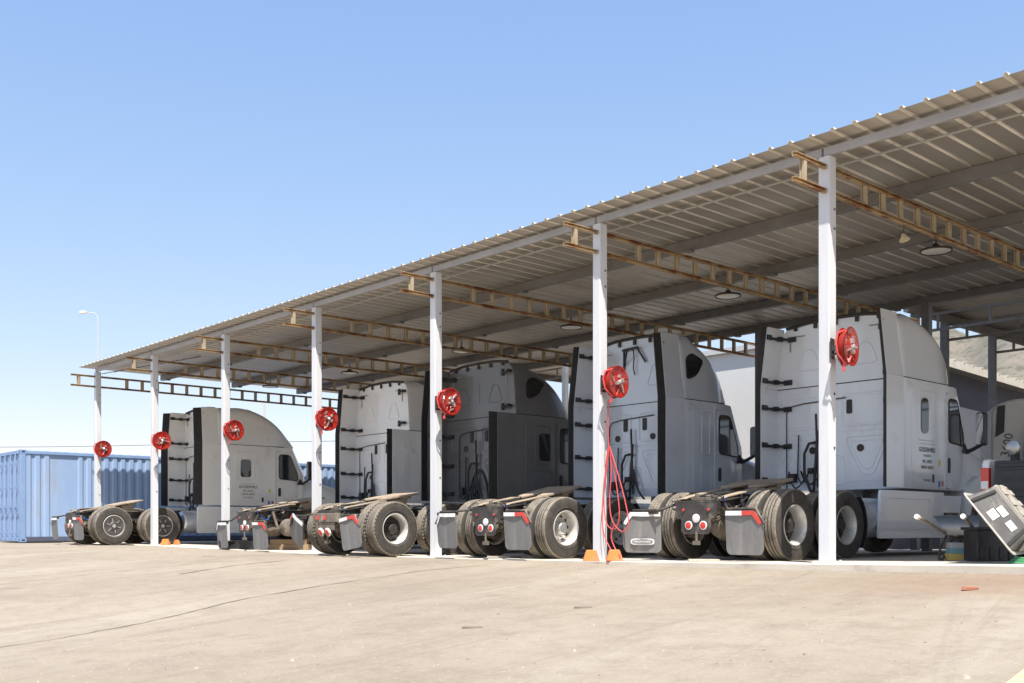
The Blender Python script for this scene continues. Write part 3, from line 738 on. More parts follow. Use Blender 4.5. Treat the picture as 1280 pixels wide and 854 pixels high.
    if tri:
        for sg in (-1, 1):
            q = MB(); q.prism(rpoly([(WALL + tri_y, Z(3.24)), (WALL + tri_y + .03, Z(3.62)), (WALL + tri_y + .2, Z(3.72)), (WALL + tri_y + .58, Z(3.62)), (WALL + tri_y + .32, Z(3.34))], .12, 5), lambda u, v, t: (sg * (fair_x(u, v) + t), u, v), -.03, .022)
            q.build('vent_window', glass_dark, fair_o)
    # seams
    q = MB(); q.loft([[(1.214, WALL - .0, SEAM - .0125), (1.214, WALL, SEAM + .0065)], [(-1.214, WALL, SEAM - .0125), (-1.214, WALL, SEAM + .0065)]], close=False, cap0=False, cap1=False)
    for sg in (-1, 1): q.bb(*sorted((sg * 1.0, sg * 1.212)), WALL + .01, d + .3, SEAM - .014, SEAM + .008)
    q.build('seam', rubber_black, cab_o)
    # sleeper windows
    for sg in (-1, 1):
        q = MB()
        if win == 'slim': side_prism(q, rrect(WALL + .62, WALL + .88, 2.10, 2.70, .10), xs, sg, .002, .012)
        elif win == 'square': side_prism(q, rrect(WALL + .70, WALL + 1.04, 2.02, 2.56, .08), xs, sg, .002, .012)
        elif win == 'square_dark': side_prism(q, rrect(WALL + .68, WALL + 1.02, 2.02, 2.62, .08), xs, sg, .002, .012)
        else: side_prism(q, rrect(WALL + .78, WALL + .90, 2.25, 2.52, .02), xs, sg, .002, .012)
        q.build('sleeper_window', glass_dark if win != 'panel' else paint, cab_o)
    # doors
    for sg in (-1, 1):
        q = MB(); P = rpoly([(d + .03, BB + .03), (d + 1.0, BB + .03), (d + 1.02, 2.05), (d + .64, 2.86), (d + .03, 2.86)], .07, 4)
        side_prism(q, P, xs, sg, .002, .014); do = q.build('door', paint, root, bevel=.004)
        q = MB(); side_ring(q, P, xs, sg, .006); q.build('door_gap', rubber_black, do)
        q = MB(); W_ = rpoly([(d + .13, 2.0), (d + .84, 1.96), (d + .82, 2.16), (d + .54, 2.76), (d + .13, 2.76)], .10, 4)
        side_prism(q, W_, xs, sg, .012, .021); q.build('window', glass_dark, do)
        q = MB(); side_ring(q, W_, lambda u, v: xs(u, v) + .016, sg, .014); q.build('window_seal', rubber_black, do)
        q = MB(); side_prism(q, rrect(d + .10, d + .19, 1.45, 1.72, .04), xs, sg, .012, .022); q.build('handle', rubber_black, do)
    # windscreen
    q = MB(); rg = []
    for z in (2.18, 2.5, 2.86):
        f = front(z); rg.append([(x_ * .94, d + t * (f - d) + .012, z) for t, x_ in TT[3:]] + [(-x_ * .94, d + t * (f - d) + .012, z) for t, x_ in reversed(TT[3:-1])])
    q.loft(rg, close=False, cap0=False, cap1=False); q.build('windscreen', glass_dark, cab_o)
    # mirrors
    for sg in (-1, 1):
        q = MB(); q.prism(rrect(-.085, .085, -.30, .30, .05), lambda u, v, t: (u, t, v), -.06, .06); mo = q.build('mirror', black_plastic, root, bevel=.015, loc=(sg * 1.37, d + 1.12, 2.28), rot=(0, 0, R(-12 * sg)))
        q = MB(); q.prism(rrect(-.07, .07, -.28, .28, .04), lambda u, v, t: (u, t, v), -.066, -.0605); q.build('mirror_glass', chrome, mo)
        q = MB(); q.tube([(sg * 1.13, d + .98, 1.86), (sg * 1.25, d + 1.05, 1.92), (sg * 1.38, d + 1.10, 2.0)], .035, 8); q.prism([(d + .80, 1.84), (d + 1.08, 1.84), (d + .92, 2.02)], lambda u, v, t: (sg * (1.13 + t), u, v), -.05, .03); q.build('mirror_arm', black_plastic, root)
    # bonnet, bumper, lamps
    def hood():
        m_ = MB(); rg = []
        for y, hw, zt in ((d + 1.10, 1.05, 2.10), (d + 1.4, 1.06, 2.06), (d + 1.9, 1.04, 1.97), (d + 2.4, 1.0, 1.84), (d + 2.75, .92, 1.66), (d + 2.95, .78, 1.40)):
            half = [(hw, 1.0), (hw + .02, 1.35), (hw - .03, zt - .25), (hw - .16, zt - .08), (hw * .45, zt)]
            rg.append([(x_, y, z) for x_, z in half] + [(-x_, y, z) for x_, z in reversed(half)])
        m_.loft(rg)
        for sg in (-1, 1):
            arc = [(fy + .66 * math.cos(R(a)), .53 + .66 * math.sin(R(a))) for a in range(0, 181, 15)]
            P = arc + [(fy - .80, .53), (fy - .82, 1.2), (fy - .3, 1.45), (fy + .6, 1.36), (fy + .95, 1.0), (fy + 1.0, .53)]
            m_.prism(P, lambda u, v, t: (sg * t, u, v), .84, 1.19)
        return m_.mesh('bonnet', paint, 40)
    ho = place('bonnet', hood(), root, bevel=.02)
    for sg in (-1, 1):
        q = MB(); q.prism(rpoly([(d + 2.62, 1.05), (d + 2.80, 1.08), (d + 2.55, 1.40), (d + 2.35, 1.32)], .05), lambda u, v, t: (sg * (1.19 + t), u, v), -.02, .012); q.build('headlight', white_lens, ho)
    q = MB(); q.prism(rpoly([(d + 2.5, .38), (d + 3.15, .42), (d + 3.1, .98), (d + 2.78, .98), (d + 2.7, .5)], .06), lambda u, v, t: (t, u, v), -1.15, 1.15); q.build('bumper', black_plastic, root, bevel=.03)
    q = MB(); q.bb(-.55, .55, d + 2.955, d + 2.99, 1.0, 1.42)
    for k in range(6): q.bb(-.55, .55, d + 2.992, d + 3.005, 1.03 + k * .065, 1.06 + k * .065)
    q.build('grille', chrome, ho)
    # side fairings and tanks
    for sg in (-1, 1):
        q = MB(); P = [(2.48, .32), (2.48, 1.11), (d + .02, 1.11), (d + .02, .32)]
        q.prism(rpoly(P, .04, 2), lambda u, v, t: (sg * (1.14 + t - .10 * max(0, .6 - v)), u, v), 0, .05)
        q.tube([(sg * 1.193, y, z) for y, z in rrect(2.62, d - .5, .48, .98, .05)], .006, 6, close=True)
        for k in range(5): q.cyl((sg * 1.18, 2.53, .45 + k * .14), (sg * 1.198, 2.53, .45 + k * .14), .012, 8)
        q.prism([(d + .03, .32), (d + .03, 1.06), (d + .85, 1.06), (d + .70, .32)], lambda u, v, t: (sg * (1.08 + t - .08 * max(0, .6 - v)), u, v), 0, .05)
        q.build('side_skirt', paint, root, bevel=.008)
        q = MB(); q.bb(*sorted((sg * 1.135, sg * 1.16)), d + .15, d + .65, .70, .76); q.bb(*sorted((sg * 1.11, sg * 1.14)), d + .15, d + .65, .40, .46); q.build('step', steel_dark, root)
        q = MB(); q.lathe([(0, 0), (.01, .20), (.05, .29), (.12, .325), (1.6, .325), (1.65, 0)], 28, 0, Matrix.Translation((sg * .80, 2.08, .66)) @ Matrix.Rotation(R(90), 4, 'Z'))
        q.build('fuel_tank', mat('tank_alu', (.66, .69, .74), .3, .6, col2=(.55, .57, .6), scale=3), root)
        q = MB(); rg = []
        for k in range(8):
            a = R(48 - 12 * k); cy, cz = 1.41, .532; r0, r1 = .585, .60
            rg.append([(sg * .62, cy + r0 * math.cos(a), cz + r0 * math.sin(a)), (sg * 1.22, cy + r0 * math.cos(a), cz + r0 * math.sin(a)), (sg * 1.22, cy + r1 * math.cos(a), cz + r1 * math.sin(a)), (sg * .62, cy + r1 * math.cos(a), cz + r1 * math.sin(a))])
        q.loft(rg); q.build('quarter_fender', black_plastic, root)
    # side extenders
    yr = 2.62; rw_l = rubber_w
    for k, sg in enumerate((-1, 1)):
        rubber_w = rw_l if sg < 0 or rubber_r is None else rubber_r
        lv = [(BB + .01, SEAM - .001, True)]
        lv.append((SEAM + .001, Z(3.98), ext_upper[k]))
        for j, (za, zb, on) in enumerate(lv):
            if not on: continue
            q = MB()
            if j == 0: q.prism(rpoly([(yr, za), (yr, zb), (WALL + .03, zb), (WALL + .03, za)], .01, 2), lambda u, v, t: (sg * (1.19 + t), u, v), 0, .028)
            else:
                P = [(yr, za), (yr + .02, zb - .02), (yr + .06, zb + .02), (WALL + .03, zb + .02), (WALL + .03, za)]
                q.prism([(u, za + (v - za) * t_) for t_ in (1,) for u, v in P], lambda u, v, t: (sg * (1.19 + t - .09 * max(0, v - SEAM) ** 1.2 - .10 * max(0, v - Z(3.72))), u, v), 0, .028)
            eo = q.build('side_extender', paint, root, bevel=.004)
            q = MB()
            if j == 0: q.prism([(yr - rubber_w, za), (yr - rubber_w, zb), (yr - .002, zb), (yr - .002, za)], lambda u, v, t: (sg * (1.196 + t - .25 * max(0, yr - u - .05)), u, v), 0, .016)
            else: q.prism([(yr - rubber_w, za), (yr - rubber_w + .02, zb - .03), (yr + .018, zb), (yr - .002, za)], lambda u, v, t: (sg * (1.196 + t - .25 * max(0, yr - u - .05) - .09 * max(0, v - SEAM) ** 1.2 - .10 * max(0, v - Z(3.72))), u, v), 0, .016)
            q.build('rubber_strip', rubber_black, eo)
            for zc in ((1.35, 1.98, 2.65) if j == 0 else (Z(3.06), Z(3.82))):
                q = MB(); dx = .09 * max(0, zc - SEAM) ** 1.2 + .1 * max(0, zc - Z(3.72))
                xa = sg * (1.185 - dx)
                q.tube([(xa, yr + .06, zc), (xa - sg * .03, yr + .25, zc - .015), (xa - sg * .16, WALL - .06, zc - .02), (xa - sg * .24, WALL - .02, zc - .02)], .026, 8)
                q.box((xa - sg * .015, yr + .10, zc), (.03, .14, .09)); q.box((xa - sg * .22, WALL - .02, zc - .02), (.16, .035, .09)); q.box((xa - sg * .08, WALL - .18, zc - .015), (.07, .10, .08))
                q.build('brace', black_plastic, eo)
    # if the upper extender is off, its bare hinge arms
        if not ext_upper[k]:
            for zc in (Z(3.10), Z(3.80)):
                q = MB(); q.tube([(sg * .80, WALL - .03, zc), (sg * .92, WALL - .12, zc - .04), (sg * 1.08, WALL - .10, zc + .02)], .025, 8); q.box((sg * .80, WALL - .02, zc), (.07, .04, .15)); q.box((sg * 1.05, WALL - .06, zc), (.10, .08, .06)); q.build('hinge_arm', black_plastic, cab_o)
    # air and electric lines hanging on the rear wall
    q = MB()
    xc = -.36 if not tri else -.05
    def hang(x0, z0, x1, z1, sag, r, y=WALL - .07):
        q.tube([(x0 + (x1 - x0) * t, y - .25 * sag * math.sin(t * math.pi), z0 + (z1 - z0) * t - sag * math.sin(t * math.pi)) for t in [i / 12 for i in range(13)]], r, 7)
    hang(xc, 2.5, xc + .05, 1.2, .0, .02); hang(xc + .04, 2.2, xc - .05, 1.05, .0, .026)
    q.tube([(xc - .0, WALL - .06, 2.0), (xc - .12, WALL - .1, 1.98), (xc - .2, WALL - .12, 1.8), (xc - .2, WALL - .12, 1.45), (xc - .08, WALL - .12, 1.15), (xc + .1, WALL - .25, 1.02)], .026, 8)
    q.tube([(xc - .36, WALL - .05, 2.15), (xc - .38, WALL - .05, 1.4), (xc - .30, WALL - .06, 1.28), (xc - .18, WALL - .10, 1.34), (xc - .10, WALL - .12, 1.5)], .014, 6)
    hang(xc - .3, 1.5, xc + .1, 1.45, .22, .018); hang(xc - .55, 1.5, xc - .2, 1.4, .25, .014); hang(xc + .05, 1.7, xc + .35, 1.1, .1, .02)
    q.tube([(xc - .62, WALL - .03, 1.2), (xc - .62, WALL - .03, 2.55), (xc - .56, WALL - .03, 2.66), (xc - .3, WALL - .03, 2.70), (xc + .55, WALL - .03, 2.74)], .010, 6)
    q.box((xc - .48, WALL - .06, 1.38), (.14, .10, .16)); q.box((xc - .1, WALL - .06, 1.5), (.1, .08, .1))
    if tri == 'dark':
        hang(xc - .3, 1.15, xc + .05, 1.85, -.15, .022); hang(xc + .45, 1.1, xc + .05, 1.85, -.2, .022); hang(xc - .45, 1.3, xc + .1, 1.3, .12, .012)
    q.build('air_hose_bundle', rubber_black, root)
    if lobar:                                 # lamp bracket on the rear wall
        q = MB(); q.bar((-.28, WALL - .02, Z(3.52)), (-.28, WALL - .02, Z(3.86)), .03, .03); q.bar((-.28, WALL - .02, Z(3.6)), (-.05, WALL - .18, Z(3.86)), .03, .03); q.bar((-.28, WALL - .06, Z(3.87)), (.12, WALL - .06, Z(3.89)), .05, .04); q.bar((.1, WALL - .06, Z(3.88)), (.30, WALL - .04, Z(3.62)), .03, .03)
        q.tube([(.0, WALL - .06, Z(3.86)), (.02, WALL - .06, Z(3.7)), (-.01, WALL - .05, Z(3.55)), (.03, WALL - .05, Z(3.42))], .012, 6); q.build('lamp_bracket', black_plastic, root)
    # lettering and stickers on the visible side
    Ms = lambda y, z, off=.004: Matrix.Translation((1.22 + off, y, z)) @ Matrix.Rotation(R(90), 4, 'Z') @ Matrix.Rotation(R(90), 4, 'X')
    if lettering:
        yc = WALL + (.84 if win == 'slim' else .95); zt = 1.82 if win == 'slim' else 1.72
        for txt, sz, dz, sxx in lettering: text('lettering', txt, sz, black_ink if sz > .07 else grey_ink, cab_o, Ms(yc, zt - dz), sx=sxx)
        q = MB(); q.bb(1.2225, 1.224, yc - .27, yc + .27, zt + .10, zt + .106); q.build('lettering_frame', grey_ink, cab_o)
    if stickers:
        for i, (yy, zz, hh, mm) in enumerate(((d - .20, 1.62, .10, yellow_m), (d - .22, 1.25, .11, blue_m), (d - .10, 1.26, .09, red_refl), (d - .44, 1.34, .14, black_ink))):
            q = MB(); q.bb(1.222, 1.2245, yy - .035, yy + .035, zz - hh / 2, zz + hh / 2); q.build('sticker', mm, cab_o)
    return root

P_T4 = mat('paint_pale_silver', (.79, .83, .885), .24, col2=(.755, .795, .85), scale=1.5, coat=.7, dirt=(.50, .48, .45), dirt_scale=1.6, dirt_lo=.58, dirt_hi=.85)
P_T3 = mat('paint_silver_grey', (.61, .655, .725), .24, .12, col2=(.57, .615, .685), scale=1.5, coat=.7, dirt=(.40, .39, .37), dirt_scale=1.6, dirt_lo=.58, dirt_hi=.85)
P_T2 = mat('paint_charcoal', (.145, .141, .14), .34, .1, col2=(.165, .16, .157), scale=1.5, coat=.3, dirt=(.15, .14, .125), dirt_scale=1.6, dirt_lo=.55, dirt_hi=.85)
P_T1 = mat('paint_white', (.87, .87, .865), .28, col2=(.83, .83, .825), scale=1.5, coat=.7, dirt=(.5, .46, .40), dirt_scale=1.8, dirt_lo=.6, dirt_hi=.85)
P_T0 = mat('paint_cream_white', (.86, .835, .785), .28, col2=(.82, .80, .755), scale=1.5, coat=.7, dirt=(.48, .44, .38), dirt_scale=1.8, dirt_lo=.58, dirt_hi=.85)
LET = [('GOLDEN MILE', .115, .0, .80), ('LOGISTICS', .058, .10, 1.), ('MC 34973', .082, .20, .95), ('USDOT 202373', .075, .30, .9), ('VIN 20855', .06, .52, 1.)]
make_truck(-9.63, 13.17, 'pale silver truck with slim side window, nearest the right edge, beside the tipped bin', P_T4, 4.65, 'alu', win='slim', lettering=LET, logo=True, rubber_w=.2, rubber_r=.07, seed=1, flap_z=.10, flap_yaw=32)
make_truck(-13.70, 12.55, 'silver grey truck with dark triangular vent window and chrome hubs, between charcoal and pale trucks', P_T3, 4.12, 'bright', win='panel', tri=True, rubber_w=.18, seed=2, lobar=True, rk=1.155, flap_z=.16, stickers=False)
make_truck(-17.68, 11.86, 'charcoal truck with dark window and one upper side panel missing', P_T2, 4.35, 'alu_dark', win='square_dark', tri='dark', tri_y=.32, ext_upper=(True, False), rubber_w=.2, tail='bar', flap_tilt=(.9, -.3), seed=3, rk=1.065, stickers=False)
make_truck(-22.50, 12.60, 'white truck propped on blocks without rear wheels, left of the charcoal truck', P_T1, 4.45, 'steel', rearwheels=False, win='panel', ext_upper=(True, False), rubber_w=.14, seed=4, rk=1.155, stickers=False, flap_z=.02)
make_truck(-30.22, 11.25, 'cream white truck with black hub covers at the far left end, near the blue container', P_T0, 5.03, 'cover', win='square', rubber_w=.24, lettering=[('GOLDEN MILE', .115, .0, .85), ('MC 34973', .08, .12, 1.), ('USDOT 202373', .075, .22, .9), ('VIN 20855', .07, .32, 1.)], seed=5)

# ------------------------------------------------------------------ hose reels on the posts
def reel_parts():
    f = MB(); f.lathe([(-.075, .0), (-.075, .235), (-.062, .25), (-.05, .245), (-.045, .20), (.02, .20), (.028, .238), (.036, .252), (.046, .254), (.050, .244), (.040, .225), (.028, .17), (.024, .11), (.03, .10), (.045, .085), (.05, .0)], 40)
    for k in range(6):
        a = k * math.pi / 3 + .3; f.tube([(.026, .10 * math.cos(a), .10 * math.sin(a)), (.022, .16 * math.cos(a), .16 * math.sin(a)), (.046, .232 * math.cos(a), .232 * math.sin(a))], .011, 8)
    return f.mesh('reel_body', reel_red, 50)
def reel_hose_mesh():
    f = MB()
    for i in range(3):
        xx = -.036 + .022 * i
        f.tube([(xx + .003 * math.sin(3 * a), .214 * math.cos(a), .214 * math.sin(a)) for a in [2 * math.pi * j / 28 for j in range(28)]], .012, 6, close=True)
    return f.mesh('wound_hose', reel_hose, 50)
def reel_frame():
    f = MB(); f.lathe([(.05, .0), (.05, .035), (.08, .032), (.09, .02), (.09, 0)], 16)
    f.box((.06, -.05, .05), (.04, .05, .07), 0, (.6, 0, 0)); f.box((.062, .075, .05), (.04, .05, .03), 0, (.5, 0, 0)); f.box((.06, .05, -.05), (.04, .04, .06), 0, (-.5, 0, 0)); f.bar((.055, -.01, -.05), (.05, -.10, -.16), .028, .018); f.bar((.05, -.06, .12), (.045, .0, .17), .02, .015)
    return f.mesh('reel_bracket', [steel_bright], 40)
def reel_loop():
    f = MB(); f.tube([(-.01, -.10, .20), (-.04, -.25, .15), (-.05, -.285, .03), (-.04, -.25, -.12), (.02, -.12, -.24), (.03, -.05, -.20), (.04, -.01, -.12)], .012, 7); f.tube([(.0, -.14, -.22), (.0, -.15, -.29)], .012, 7); f.box((0, -.15, -.30), (.03, .03, .06))
    return f.mesh('hose_end', hose_red, 40)
def reel_arm(L):
    f = MB(); f.box((-L + .008, 0, 0), (.012, .13, .26)); f.bar((-L + .014, 0, 0), (-.075, 0, 0), .07, .07); f.bar((-L + .014, -.03, -.1), (-.06, -.06, -.03), .03, .02); return f
NAMES = ['nearest post by the pale silver truck', 'post above the hanging red hoses', 'post between the charcoal and white trucks', 'post in front of the white truck',
         'post before the cream truck door', 'post by the cream truck rear wheels', 'end post before the blue container']
ROFF = (.30, .36, .42, .44, .46, .49, .46)
for i, q in enumerate(PX[2:]):
    e = empty('hose_reel', (q + ROFF[i], Y0 + .0, slab(q) + (2.78, 2.80, 2.9, 2.9, 2.92, 2.9, 2.9)[i]), R((9, 5, 6, 3, 8, -3, 4)[i]))
    tag(e, 'round red hose reel on the ' + NAMES[i], 'hose reel', 'red hose reels on the canopy posts')
    for nm, fn in (('reel_body', reel_parts), ('wound_hose', reel_hose_mesh), ('reel_bracket', reel_frame), ('hose_end', reel_loop)):
        o = place(nm, cached(nm, fn), e)
        if nm in ('reel_bracket', 'reel_body'): o.rotation_euler = (random.uniform(0, 6), 0, 0)
    reel_arm(ROFF[i] - .083).build('wall_bracket', steel_dark, e, 40)
# red hoses hanging on the second post
q = PX[3]; zb = slab(q)
h = MB()
def on_plane(px, py, Y):
    u = (px - 640) / 1300; dpt = Y / (.7416 * u + .6708); return Vector((at(px, dpt).x, Y, CZ + (659 - py) / 1300 * dpt))
def smooth_path(P, n=6):
    out = []
    for i in range(len(P) - 1):
        p0, p1, p2, p3 = P[max(i - 1, 0)], P[i], P[i + 1], P[min(i + 2, len(P) - 1)]
        for j in range(n):
            t = j / n; out.append(.5 * ((2 * p1) + (p2 - p0) * t + (2 * p0 - 5 * p1 + 4 * p2 - p3) * t * t + (3 * p1 - p0 - 3 * p2 + p3) * t ** 3))
    return out + [P[-1]]
for k, pts in enumerate(([(761, 500), (760, 530), (761, 556), (768, 590), (774, 635), (772, 656), (764, 661), (757, 650), (755, 620), (758, 575), (761, 556)],
                         [(762, 558), (776, 605), (785, 645), (784, 660), (776, 664), (765, 650), (762, 625), (764, 590), (762, 558)],
                         [(761, 558), (757, 600), (753, 640), (755, 668), (764, 688), (770, 699)],
                         [(768, 655), (764, 670), (768, 684), (775, 696), (768, 700), (760, 699)])):
    h.tube(smooth_path([on_plane(px, py, Y0 - .10 - .02 * k) for px, py in pts]), .009, 7)
tag(h.build('air_hose', hose_red), 'thin red air hose looped down the second post from the right', 'hose')

# chocks at the post feet
def chock():
    f = MB(); f.prism([(-.13, 0), (.13, 0), (.075, .17), (-.075, .17)], lambda u, v, t: (u, t * (1 - .35 * v / .16), v), -.07, .07)
    return f.mesh('wheel_chock', orange, 30)
for (px, dd, yaw, lab) in ((739, -.22, 48, 'orange wheel chock left of the post with hanging hoses'), (768, -.12, 52, 'orange wheel chock right of the post with hanging hoses, behind the red hose ends')):
    p = at(px, 16.1); z = slab(p.x)
    o = place('wheel_chock', cached('chock', chock), None, .008, (p.x, p.y, z + .002), (0, 0, R(yaw))); tag(o, lab, 'wheel chock', 'orange wheel chocks by the posts')
p = at(207, 29); o = place('wheel_chock', cached('chock', chock), None, .008, (p.x, p.y, slab(p.x) + .002), (0, 0, R(40))); tag(o, 'orange wheel chock at the foot of the post by the cream truck wheels', 'wheel chock', 'orange wheel chocks by the posts')
p = at(221, 29.6); o = place('wheel_chock', cached('chock', chock), None, .008, (p.x, p.y, slab(p.x) + .002), (0, 0, R(10))); o.scale = (.8, .8, .8); tag(o, 'smaller orange wheel chock just right of the chock by the cream truck wheels', 'wheel chock', 'orange wheel chocks by the posts')

# boards and blocks on the slab by the tyres
def slabthing(name, mb, m, px, d_, yaw, label, cat, group=None, lift=.001, bevel=.004):
    p = at(px, d_); o = mb.build(name, m, None, 35, bevel, (p.x, p.y, slab(p.x) + lift), (0, 0, R(yaw))); tag(o, label, cat, group); return o
for px, d_, yaw, sx_, sy_, lab in ((630, 18.7, 10, .55, .3, 'pale flat board on the slab under the silver grey truck tail'), (455, 21.7, 30, .8, .25, 'pale flat board on the slab under the charcoal truck tail'),
                              (880, 15.25, 40, .45, .25, 'pale flat board on the slab under the pale silver truck tail'), (95, 31.2, 20, .9, .3, 'pale flat board on the ground under the cream truck tail')):
    f = MB(); f.bb(-sx_ / 2, sx_ / 2, -sy_ / 2, sy_ / 2, 0, .03); slabthing('board', f, board, px, d_, yaw, lab, 'board', 'flat boards by the tyres')
f = MB(); f.prism([(-.62, 0), (.62, 0), (.68, .2), (-.68, .2)], lambda u, v, t: (u, t * (1 + .1 * v), v), -.32, .32)
slabthing('drip_tray', f, black_plastic, 312, 25.6, 42, 'black plastic tray on the slab under the white truck tail', 'tray')
f = MB(); f.bb(-.5, .5, -.12, .12, 0, .13); f.bb(-.45, .45, -.1, .1, .131, .25)
slabthing('wooden_block', f, wood, 362, 25.0, 42, 'stacked brown timber blocks right of the black tray', 'timber block')
for sg, nm in ((-1, 'left'), (1, 'right')):
    f = MB()
    for k in range(4): f.bb(-.25, .25, -.16, .16, .002 + k * .095, .09 + k * .095) if k % 2 == 0 else f.bb(-.16, .16, -.25, .25, .002 + k * .095, .09 + k * .095)
    o = f.build('timber_crib', wood, None, 35, .004, (-22.5 + sg * .72, 14.01, slab(-22.5)), (0, 0, .1)); tag(o, 'stacked timber crib holding up the %s end of the white truck axle' % nm, 'timber block')

# ------------------------------------------------------------------ blue container
CX1, CY0, CL, CW, CH = -34.45, 10.42, 12.19, 2.44, 2.9
zc0 = ground(-34.4, 10.4) + .03
cont = empty('shipping_container', (CX1, CY0, zc0)); tag(cont, 'faded blue steel shipping container behind the far end of the canopy', 'container')
def wall_profile(L, flat=None):
    pr = [(0, 0)]; y = .16
    while y < L - .3:
        if flat and abs(y - flat) < .15: pr += [(y, 0), (y + .05, -.036), (y + .9, -.036), (y + .95, 0)]; y += 1.05; continue
        pr += [(y, 0), (y + .05, -.036), (y + .12, -.036), (y + .17, 0)]; y += .28
    pr.append((L, 0)); return pr
def cwall(pr, fn, z0, z1):
    f = MB(); n_ = len(pr); f.add([fn(u, dd, z) for z in (z0, z1) for u, dd in pr], [(i, i + 1, n_ + i + 1, n_ + i) for i in range(n_ - 1)]); return f
o = cwall(wall_profile(CL - .3, .85), lambda u, dd, z: (-.03 + dd, .15 + u, z), .17, CH - .12).build('side_wall', CONT, cont, 20)
o = cwall(wall_profile(CL - .3), lambda u, dd, z: (-CW + .03 - dd, .15 + u, z), .17, CH - .12).build('side_wall', CONT, cont, 20)
o = cwall(wall_profile(CW - .3), lambda u, dd, z: (-.15 - u, CL - .03 + dd, z), .17, CH - .12).build('end_wall', CONT, cont, 20)
f = MB(); f.bb(-CW + .06, -.06, .06, CL - .06, CH - .05, CH - .02)
for k in range(40): f.bb(-CW + .1, -.1, .2 + k * .295, .34 + k * .295, CH - .0195, CH - .005)
f.build('roof', CONT, cont)
f = MB()
for x_ in (-.08, -CW + .08):
    for y_ in (.08, CL - .08): f.bb(x_ - .08, x_ + .08, y_ - .08, y_ + .08, .12, CH - .12)
for x_ in (-.04, -CW + .04): f.bb(x_ - .035, x_ + .035, .16, CL - .16, CH - .12, CH - .02); f.bb(x_ - .035, x_ + .035, .16, CL - .16, .02, .17, 1)
for y_ in (.045, CL - .045): f.bb(-CW + .16, -.16, y_ - .04, y_ + .04, CH - .12, CH - .01); f.bb(-CW + .16, -.16, y_ - .04, y_ + .04, .02, .16)
f.build('frame', [CONT_D, mat('rail_navy', (.06, .075, .13), .6, col2=(.09, .10, .15), scale=4)], cont, bevel=.008)
for x_ in (-.089, -CW + .089):
    for y_ in (.089, CL - .089):
        for z_ in (.06, CH - .06):
            f = MB(); f.box((x_, y_, z_), (.186, .186, .124))
            if y_ < 1: f.cyl((x_, -.006, z_), (x_, .0, z_), .035, 12, 1)
            if x_ > -1: f.box((.004, y_, z_), (.004, .10, .05), 1)
            f.build('corner_casting', [CONT_D, rubber_black], cont, bevel=.006)
for k in range(2):
    x1 = -.17 - k * 1.055; f = MB(); xa, xb = x1 - 1.04, x1
    pr = [(0, 0), (.10, 0), (.14, -.03), (.42, -.03), (.46, 0), (.58, 0), (.62, -.03), (.90, -.03), (.94, 0), (1.04, 0)]
    n_ = len(pr); f.add([(xb - u, .035 - dd, z) for z in (.17, CH - .13) for u, dd in pr], [(i, i + 1, n_ + i + 1, n_ + i) for i in range(n_ - 1)])
    do = f.build('door', CONT, cont, 20)
    for uu in (.28, .76):
        f = MB(); f.cyl((xb - uu, -.01, .12), (xb - uu, -.01, CH - .10), .021, 10)
        for zz in (.3, 1.0, 1.75, 2.5): f.box((xb - uu, .0, zz), (.09, .05, .07))
        f.bar((xb - uu, -.03, 1.1), (xb - uu + .32, -.035, 1.12), .02, .03); f.build('locking_bar', CONT_D, do)
    f = MB()
    for zz in (.35, .95, 1.6, 2.2, 2.6): f.box(((xb + .02) if k == 0 else (xa - .02), .01, zz), (.08, .05, .09))
    f.build('hinge', CONT_D, do)
f = MB(); f.bb(-CW, 0, .0, CL, -.0, .018); f.build('floor', steel_dark, cont)

# ------------------------------------------------------------------ wheelbarrow, bin, crate, pickup at the right
zs = slab(-6.4)
wbw = empty('wheelbarrow', (-6.30, 13.70, zs), R(6)); tag(wbw, 'grey steel wheelbarrow with wooden handles in front of the pale silver truck skirt', 'wheelbarrow')
f = MB(); rg = []
for z, x_, y_0, y_1 in ((.34, .20, .18, .72), (.60, .31, .0, 1.0), (.61, .33, -.02, 1.02), (.60, .30, .02, .98), (.36, .185, .20, .70)): rg.append([(sx_ * x_, yy, z) for sx_, yy in ((-1, y_0), (1, y_0), (1, y_1), (-1, y_1))])
f.loft(rg); f.build('tray', barrow_tray, wbw, bevel=.012)
for sg in (-1, 1):
    f = MB(); f.tube([(sg * .29, -.62, .58), (sg * .27, -.45, .54), (sg * .20, .3, .33), (sg * .06, 1.05, .20)], .021, 8, 0); hd = f.build('handle', mat('barrow_tube', (.30, .24, .18), .6, col2=(.2, .16, .12), scale=8), wbw)
    f = MB(); f.tube([(sg * .293, -.66, .592), (sg * .288, -.60, .575)], [.034, .032], 10); f.build('grip', mat('grip_white', (.72, .68, .60), .5), hd)
    f = MB(); f.tube([(sg * .22, .22, .33), (sg * .24, .05, .16), (sg * .25, .03, .02), (sg * .25, .16, .012), (sg * .24, .32, .12), (sg * .20, .38, .30)], .018, 8); f.build('leg', steel_dark, wbw)
f = MB(); Mw = Matrix.Translation((0, 1.12, .19)); f.lathe([(-.045, .09), (-.05, .15), (-.025, .19), (.025, .19), (.05, .15), (.045, .09), (.02, .06), (.03, .0)], 24, 0, Mw); f.build('wheel', rubber_black, wbw)
